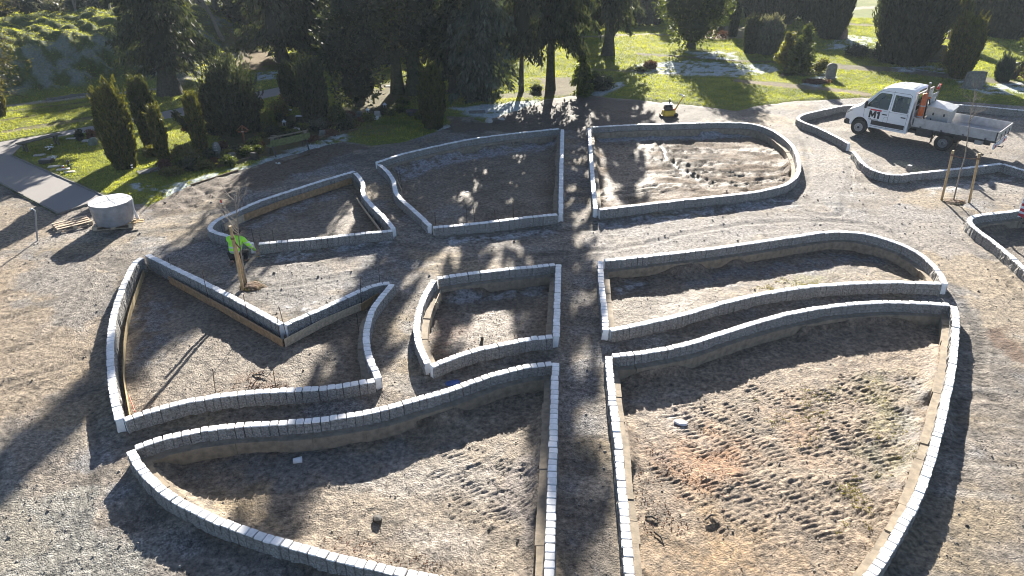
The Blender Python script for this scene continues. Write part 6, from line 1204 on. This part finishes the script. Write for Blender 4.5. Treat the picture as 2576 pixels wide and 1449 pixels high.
headstone(2393, 100, .6, .75, 'small rough arched headstone left of the flame-shaped yew', 'round', stone_r, .25); headstone(1813, 82, .55, .62, 'dark arched headstone far back beside the round tree', 'round', stone_b, .2); headstone(1908, 137, .5, .95, 'grey-green headstone between the two central yews', 'round', stone_g, .16); headstone(996, 236, .5, 1.15, 'tall plain dark headstone in front of the straight trunk', 'round', stone_b, .14)
headstone(757, 312, .42, .42, 'small headstone with a frost-white top in the grave border', 'slab', stone_b, .14); MB().box((0, 0, .435), (.44, .16, .03), bev=.01).build('frost_cap', mat('frost_white', (.75, .78, .82), .8), bpy.data.objects[[o.name for o in bpy.data.objects if o.get('label', '').startswith('small headstone with a frost')][0]])
def boulder(dx, dy, dims, label, m, seed, cat='boulder'):
    g = G(dx, dy); root = thing('boulder', (g.x, g.y, lawn_z(g.x, g.y) - .03), label, cat, 'rocks among the graves', seed * .7); x, y, h = dims; q = random.Random(seed); mb = MB(); prof = [(.48, 0), (.5, .3), (.44, .7), (.28, .95), (0, 1.0)]
    mb.lathe(prof, 11, Matrix.Diagonal((x, y, h, 1)), smooth=False, jit=.13, rng=q).build('rock', m, root); MB().lathe([(.50, -.05), (.55, .02), (.49, .08)], 11, Matrix.Diagonal((x, y, h, 1)), smooth=False, jit=.1, rng=q).build('mossy_foot', lawn_dark, root)
lawn_dark = mat('moss_dark', (.035, .04, .02), .95, noise=(9, .4))
boulder(2119, 98, (1.1, .7, .95), 'reddish boulder gravestone at the foot of the big dark yew', stone_r, 1); boulder(238, 366, (.5, .4, .38), 'green-grey rock with flowers on the left lawn', mat('green_rock', (.13, .16, .13), .8, noise=(8, .3)), 2); boulder(1230, 305, (.5, .35, .22), 'frosty rock at the tip of the frosted lawn', stone_l, 3); boulder(1262, 300, (.35, .3, .18), 'small frosty rock beside the lawn tip', stone_l, 4)
# carved stone with pale marks
g = G(549, 396); root = thing('carved_stone', (g.x, g.y, lawn_z(g.x, g.y)), 'owl-like carved grey stone standing in the grave border', 'sculpture'); MB().lathe([(.20, 0), (.22, .15), (.19, .45), (.14, .62), (.09, .70), (0, .73)], 12, Matrix.Diagonal((1, .7, 1, 1)), jit=.05, rng=random.Random(3)).build('stone_body', stone_g, root)
for i in range(4): MB().box((0, -.135 + .012 * i, .36 + i * .07), (.18 - .03 * i, .02, .028)).build('pale_band', stone_l, root)
# wooden grave cross with a little roof
g = G(616, 362); root = thing('wooden_grave_cross', (g.x, g.y, lawn_z(g.x, g.y)), 'brown wooden grave marker with a pointed roof', 'grave cross', None, R(8)); cm = mat('red_brown_wood', (.22, .085, .04), .7, noise=(12, .25)); MB().box((0, 0, .38), (.07, .06, .76)).build('post', cm, root); MB().box((0, -.01, .55), (.42, .04, .07)).build('cross_arm', cm, root)
for s_ in (1, -1): MB().box((s_ * .15, 0, .70), (.40, .16, .025), Matrix.Translation((0, 0, 0)) @ TR(0, 0, 0)).build('roof_board', cm, root).rotation_euler = (0, 0, 0)
for o_, s_ in zip([c for c in root.children if c.name.startswith('roof_board')], (1, -1)):
    o_.data = MB().box((0, 0, 0), (.38, .16, .025)).mesh('roof_board', cm); o_.location = (s_ * .13, 0, .72); o_.rotation_euler = (0, s_ * R(42), 0)
MB().box((0, -.045, .55), (.10, .012, .045)).build('name_plate', stone_l, root)
# benches
gw = mat('mossy_bench_wood', (.13, .15, .06), .85, noise=(10, .35), bump=(25, .5, .006)); bw = mat('grey_bench_wood', (.10, .095, .075), .85, noise=(12, .3), bump=(30, .4, .005))
p, q = G(74, 383), G(138, 366); c = (p + q) / 2; root = thing('park_bench', c + Vector((0, 0, .02)), 'plain backless bench beside the asphalt way', 'bench', None, mat_from(p, q)); 
for i in range(3): MB().box((0, -.13 + i * .13, .46), (1.95, .115, .045), bev=.008).build('seat_slat', bw, root)
for x in (-.72, .72):
    for y in (-.13, .13): MB().box((x, y, .215), (.07, .06, .44)).build('leg', bw, root)
    MB().box((x, 0, .42), (.07, .36, .04)).build('bearer', bw, root)
p, q = G(694, 395), G(772, 377); c = (p + q) / 2; root = thing('garden_bench', c + Vector((0, 0, .02)), 'mossy garden bench with a broad back, seen from behind', 'bench', None, mat_from(p, q))
MB().box((0, .02, .66), (1.95, .04, .27), Matrix.Rotation(R(10), 4, 'X'), bev=.01).build('back_board', gw, root); MB().box((0, .04, .86), (1.95, .05, .05)).build('back_rail', wood_old, root)
for i in range(3): MB().box((0, .13 + i * .14, .44), (1.9, .12, .04), bev=.006).build('seat_slat', gw, root)
for x in (-.82, .82):
    MB().tube([(x, -.12, 0), (x, .05, .46), (x, .02, .88)], .035, 6).build('leg', steel, root); MB().tube([(x, .50, 0), (x, .42, .44)], .035, 6).build('leg', steel, root); MB().box((x, .25, .41), (.06, .5, .05)).build('bearer', steel, root); MB().box((x, .0, .72), (.14, .10, .34), bev=.01).build('back_support', wood_old, root)
# shrubs and mounds in the left border
def shrub(dx, dy, r_, h, label, m, seed, lf=.11, name='low_shrub', cat='shrub', core=.7, ell=1.0):
    q = random.Random(seed); bl = [(q.uniform(-.4, .4) * r_ * ell, q.uniform(-.3, .3) * r_, h * .5, r_ * .75 * ell, r_ * .7, h * .55) for _ in range(3)]; return plant(name, dx, dy, label, cat, lobed_crown(seed, bl, 1.0, lf, m, core))
shrub(436, 444, .42, .34, 'low clipped box hedge at the left front of the grave border', lf_box, 301, ell=1.5, name='box_hedge', cat='hedge'); shrub(506, 426, .42, .36, 'low clipped box hedge right of the first one', lf_box, 302, ell=1.5, name='box_hedge', cat='hedge'); shrub(472, 412, .65, .75, 'brownish golden shrub behind the two box hedges', lf_box, 303); shrub(386, 396, .42, .50, 'rounded golden shrub at the foot of the slim yew', lf_gold, 304)
shrub(530, 405, .40, .5, 'dark small shrub left of the owl-like stone', lf_dark, 305); shrub(580, 398, .42, .36, 'yellow-flowering low shrub before the roofed grave marker', lf_gold, 306, .09); shrub(640, 372, .45, .42, 'grey-green low shrub right of the roofed grave marker', lf_green, 307); shrub(742, 350, .55, .36, 'flat green cushion shrub above the garden bench', lf_green, 308); shrub(655, 312, .5, .55, 'brown-tipped shrub at the broad yew', lf_box, 309); shrub(705, 292, .62, .75, 'brown-green shrub with white bracts behind it', lf_box, 310, .14); shrub(740, 265, .7, .7, 'leafless brown shrub at the asphalt bend', lf_brown, 311, .14, core=.4); shrub(800, 330, .45, .55, 'dark bluish shrub below the tall yew', lf_spruce, 312)
shrub(786, 357, .42, .20, 'brown heather cushion nearest the bench back', lf_brown, 313, .08, 'heather_cushion', 'heather'); shrub(838, 341, .50, .24, 'second brown heather cushion towards the clipped yew', lf_brown, 314, .08, 'heather_cushion', 'heather'); shrub(895, 322, .45, .35, 'orange-brown low shrub with bright leaves', lf_box, 315, .09); shrub(2060, 212, .62, .24, 'reddish heather mound below the rounded headstone', lf_brown, 316, .09, 'heather_cushion', 'heather', ell=1.4); shrub(1636, 176, .6, .55, 'brown planted grave with frost at its foot', lf_brown, 317, .14, core=.5); shrub(1610, 182, .45, .3, 'low dark plants of the brown planted grave', lf_dark, 318, .12); shrub(232, 352, .28, .5, 'dry reddish grass tuft behind the green-grey rock', lf_brown, 319, .12, core=.3); shrub(205, 354, .25, .55, 'dark feathery plant on the left lawn', lf_dark, 320, .12, core=.5)
shrub(2385, 72, .9, .6, 'brown heather grave beyond the flame-shaped yew', lf_brown, 321, .16); shrub(960, 290, .4, .4, 'dark small shrub by the white lantern', lf_dark, 322); shrub(870, 305, .5, .35, 'grey cushion plant right of the clipped yew', lf_grey, 323, .09); shrub(1010, 268, .45, .4, 'green shrub in the light patch under the trees', lf_green, 324); shrub(1350, 232, .4, .42, 'low shrub at the foot of the slim brown trunk', lf_dark, 325)
shrub(540, 340, .5, .7, 'dark filler shrub between the branchy yew and the broad yew', lf_dark, 326, .14); shrub(470, 330, .35, .22, 'reddish grave planting on the sunlit grass gap', lf_brown, 327, .09, 'heather_cushion', 'heather')
plant('dwarf_conifer', 672, 336, 'left of two small pointed green conifers on the graves', 'conifer', yew_crown(331, 1.0, .22, 3, lf=.10, m=lf_green)); plant('dwarf_conifer', 690, 334, 'right of two small pointed green conifers on the graves', 'conifer', yew_crown(332, 1.05, .22, 3, lf=.10, m=lf_green))
# side branch of the branchy yew
g = G(512, 396); t = [GV(x, y, g.y) for x, y in ((500, 350), (470, 318), (438, 285))]; F_ = Fol(340); yw = [o for o in bpy.data.objects if o.get('label', '').startswith('columnar yew with one dark')][0]; mb = MB(); mb.tube([q_ - yw.location for q_ in t], [.05, .04, .015], 6).build('side_branch', bark, yw)
for k in range(60):
    u = k / 59; b = t[0].lerp(t[1], u * 2) if u < .5 else t[1].lerp(t[2], u * 2 - 1); n = 14; c = np.array(b - yw.location) + F_.r.normal(size=(n, 3)) * .07; F_.leaves(c, np.tile(np.array((t[2] - t[0]).normalized()), (n, 1)) + F_.r.normal(size=(n, 3)) * .4, np.full(n, .2), np.full(n, .06), F_.r.beta(1.6, 3, n))
mesh_obj('branch_foliage', F_.mesh('branch_foliage', lf_dark), yw)
# lanterns, flowers, slabs, edging
def lantern(dx, dy, label):
    g = G(dx, dy); root = thing('grave_lantern', (g.x, g.y, lawn_z(g.x, g.y)), label, 'lantern', 'grave lanterns'); MB().box((0, 0, .03), (.16, .16, .05)).build('foot', paint, root); MB().box((0, 0, .17), (.11, .11, .22)).build('lantern_glass', glassm, root)
    for a in (-1, 1):
        for b in (-1, 1): MB().box((a * .06, b * .06, .17), (.018, .018, .24)).build('bar', paint, root)
    MB().lathe([(.13, .29), (.06, .36), (.02, .40), (0, .42)], 4).build('roof', paint, root)
lantern(969, 279, 'white grave lantern under the dark trees'); lantern(926, 292, 'white lantern-shaped figure left of the tall lantern'); lantern(717, 322, 'small pale lantern among the graves behind the bench')
def flowers(dx, dy, label, colr, seed, n=9, r_=.12):
    g = G(dx, dy); root = thing('flower_bunch', (g.x, g.y, lawn_z(g.x, g.y)), label, 'flowers', 'grave flowers'); q = random.Random(seed); m = mat('petal_%d' % seed, colr, .7); mb = MB(); st = MB()
    for i in range(n):
        a = q.uniform(0, 6.28); rr_ = r_ * q.uniform(.2, 1); z = q.uniform(.12, .26); x, y = rr_ * math.cos(a), rr_ * math.sin(a); st.tube([(x * .3, y * .3, 0), (x, y, z)], .006, 4); mb.lathe([(0, -.02), (.035, 0), (.045, .02), (0, .03)], 6, TR(x, y, z))
    st.build('stems', MAT['moss_dark'], root); mb.build('blossoms', m, root)
flowers(130, 382, 'white bouquet by the leg of the backless bench', (.8, .8, .75), 401, 14, .2); flowers(258, 360, 'white flowers beside the green-grey rock', (.8, .78, .72), 402, 8, .14); flowers(727, 288, 'white bracts above the brown-green shrub', (.85, .82, .8), 403, 12, .22); flowers(139, 412, 'white flowers on the dark stone of the left lawn', (.8, .8, .78), 404, 6, .08); flowers(181, 430, 'green bouquet in a vase on the left lawn', (.05, .12, .04), 405, 10, .08); flowers(500, 404, 'white blossoms in front of the branchy yew', (.8, .8, .8), 406, 5, .09); flowers(336, 432, 'tiny white flower at the foot of the fat yew', (.8, .8, .8), 407, 3, .05); flowers(632, 300, 'pale dried flowers at the right of the broad yew', (.7, .65, .6), 408, 12, .2); flowers(700, 415, 'white flowers at the left bench leg', (.8, .82, .8), 409, 7, .10); flowers(675, 312, 'pink rose blooms behind the small conifers', (.6, .3, .28), 410, 6, .12)
def slab(dx, dy, w_, d_, h, label, m, rz=0, name='grave_slab', cat='slab'):
    g = G(dx, dy); root = thing(name, (g.x, g.y, lawn_z(g.x, g.y)), label, cat, 'flat grave slabs', rz); MB().box((0, 0, h / 2), (w_, d_, h), bev=.012).build('slab_body', m, root); MB().box((0, 0, h + .004), (w_ * .8, d_ * .75, .008)).build('slab_face', m, root)
slab(119, 414, .5, .35, .16, 'dark tilted plaque stone on the left lawn', stone_b, R(8)); slab(100, 392, .5, .3, .03, 'first pale flat slab in the shaded lawn corner', stone_l, R(20)); slab(132, 400, .4, .3, .03, 'second pale flat slab, behind the dark plaque', stone_l, R(20)); slab(137, 424, .45, .22, .05, 'pale flat slab before the dark plaque', stone_l, R(18)); slab(160, 431, .5, .2, .05, 'pale flat slab beside the red candle', stone_l, R(22)); slab(176, 437, .4, .2, .05, 'pale flat slab under the green bouquet', stone_l, R(20)); slab(222, 357, .5, .25, .08, 'white slab left of the green-grey rock', stone_l, R(8)); slab(180, 349, .5, .2, .03, 'pale slab in the grass by the asphalt bend', stone_l, R(8)); slab(942, 302, .4, .3, .14, 'white box among the shaded graves', mat('box_white', (.75, .74, .7), .7), R(-12)); slab(985, 220, .7, .25, .06, 'pale kerb slab left of the dark headstone', stone_l); slab(1012, 225, .6, .2, .06, 'pale kerb slab right of the dark headstone', stone_l, R(-4)); slab(1000, 278, .4, .25, .05, 'pale slab in the light streak under the trees', stone_l); slab(1200, 285, .9, .5, .05, 'large grey slab in the frosted lawn', stone_g, R(6)); slab(385, 432, .5, 1.2, .05, 'stone edging corner left of the first box hedge', stone_g, R(-50)); slab(150, 345, .6, .25, .08, 'low brown block under the backless bench', stone_r, R(10))  # the box material is plain white, its own colour
root = thing('grave_candle', G(161, 428) + Vector((0, 0, .03)), 'red grave candle on the left lawn', 'candle'); MB().lathe([(.05, 0), (.055, .14), (.04, .16), (0, .165)], 10).build('candle_glass', red_lamp, root); MB().lathe([(.056, .14), (.05, .175), (0, .18)], 10).build('lid', grey_alu, root)
root = thing('plant_pot', G(1037, 293) + Vector((0, 0, .03)), 'dark bowl-shaped planter in the light streak', 'planter'); MB().lathe([(.18, 0), (.27, .12), (.32, .30), (.29, .30), (.24, .24), (0, .22)], 16).build('bowl', steel, root); MB().lathe([(.0, .25), (.2, .26), (.24, .24)], 10).build('soil', soilh, root)
root = thing('grave_vase', G(176, 425) + Vector((0, 0, .03)), 'slim black vase on the left lawn', 'vase'); MB().lathe([(.05, 0), (.06, .1), (.045, .28), (.055, .34), (.04, .34), (.03, .1)], 10).build('vase_body', stone_b, root); MB().lathe([(.07, 0), (.07, .015)], 10).build('foot', stone_b, root)
em = mat('timber_edging', (.13, .09, .055), .9, noise=(10, .3))
for a, b, l in [((540, 425), (640, 398), 'timber edging in front of the owl-like stone'), ((380, 438), (428, 418), 'timber edging behind the first box hedge'), ((480, 468), (600, 430), 'timber edging along the frosted walk'), ((800, 352), (900, 330), 'timber edging right of the bench'), ((705, 412), (780, 388), 'timber edging under the garden bench'), ((1080, 238), (1160, 232), 'timber edging in the shade of the spruces')]:
    p, q = G(*a), G(*b); c = (p + q) / 2; z = (lawn_z(p.x, p.y) + lawn_z(q.x, q.y)) / 2; root = thing('grave_edging', (c.x, c.y, z), l, 'edging', 'timber edgings of the graves', mat_from(p, q)); L_ = (q - p).length; n = max(1, round(L_ / 1.2))
    for i in range(n): MB().box((-L_ / 2 + (i + .5) * L_ / n, 0, .03), (L_ / n - .015, .06, .14), bev=.008).build('timber', em, root)
# small rocks lining the mound-side way
q = random.Random(9); rk_me = [MB().lathe([(.5, -.1), (.5, .25), (.35, .55), (0, .65)], 7, smooth=False, jit=.2, rng=random.Random(i)).mesh('edging_rock', stone_g) for i in range(4)]
er = tag(link(bpy.data.objects.new('rock_edging', None)), 'row of small rocks along the path below the grassy mound', 'edging', None, 'thing'); p, q2 = G(120, 254), G(240, 240); er.location = p
for i in range(34): t = i / 33; o = mesh_obj('rock', rk_me[i % 4], er); o.location = (q2 - p) * t + Vector((q.uniform(-.05, .05), q.uniform(-.05, .05), lawn_z(*((p + (q2 - p) * t).xy)))); o.scale = (q.uniform(.15, .26),) * 3; o.rotation_euler = (0, 0, q.uniform(0, 6))

# small grave plants, alike at this size
q = random.Random(77); kinds = [('small dark evergreen plant among the border graves', lf_dark, .32, .40), ('small brown dried plant among the border graves', lf_brown, .26, .30), ('small grey-green cushion plant among the border graves', lf_grey, .28, .24), ('small bright green plant among the border graves', lf_green, .28, .34)]
pm_ = [[lobed_crown(700 + 10 * i + j, [(q.uniform(-.12, .12), q.uniform(-.12, .12), h_ * .5, r_, r_ * .9, h_ * .6) for _ in range(2)], 1, .09, m_, .65) for j in range(2)] for i, (l_, m_, r_, h_) in enumerate(kinds)]
for D in [(560, 380), (575, 415), (598, 388), (625, 392), (650, 388), (665, 350), (690, 345), (712, 335), (735, 322), (760, 332), (770, 318), (815, 320), (828, 308), (870, 330), (885, 300), (905, 308), (925, 305), (945, 285), (985, 292), (620, 330), (645, 335), (700, 305), (545, 410), (520, 420), (452, 425), (480, 428), (405, 428), (1010, 285), (1060, 300), (780, 300), (660, 372), (725, 358)]:
    i = q.randrange(4); plant('border_plant', D[0], D[1], kinds[i][0], 'plant', q.choice(pm_[i]), 'small plants on the border graves', rz=q.uniform(0, 6)).scale = (q.uniform(.8, 1.3),) * 3
for i, D in enumerate([(585, 402), (640, 402), (748, 340), (812, 345), (880, 318), (950, 295), (905, 295), (690, 360)]):
    headstone(D[0], D[1], .32, .3, 'small low memorial stone, number %s counted from the left of the grave border' % ['one', 'two', 'four', 'five', 'six', 'eight', 'seven', 'three'][i], 'slab', [stone_g, stone_b, stone_l][i % 3], .12, q.uniform(-.3, .3))
# ------------------------------------------------------------------ thin winter haze over the churchyard
hz = MB().box((0, 50, 7.2), (260, 170, 17.5)).build('haze', [], None)
hm = bpy.data.materials.new('haze_air'); hm.use_nodes = True; n = hm.node_tree; n.nodes.remove(n.nodes['Principled BSDF'])
pv = n.nodes.new('ShaderNodeVolumePrincipled'); pv.inputs['Color'].default_value = (.78, .90, 1, 1); pv.inputs['Density'].default_value = .0003; pv.inputs['Anisotropy'].default_value = .2
n.links.new(pv.outputs[0], n.nodes['Material Output'].inputs['Volume']); hz.data.materials.append(hm)
tag(hz, 'thin pale winter haze in the air over the churchyard', 'haze', None, 'stuff')
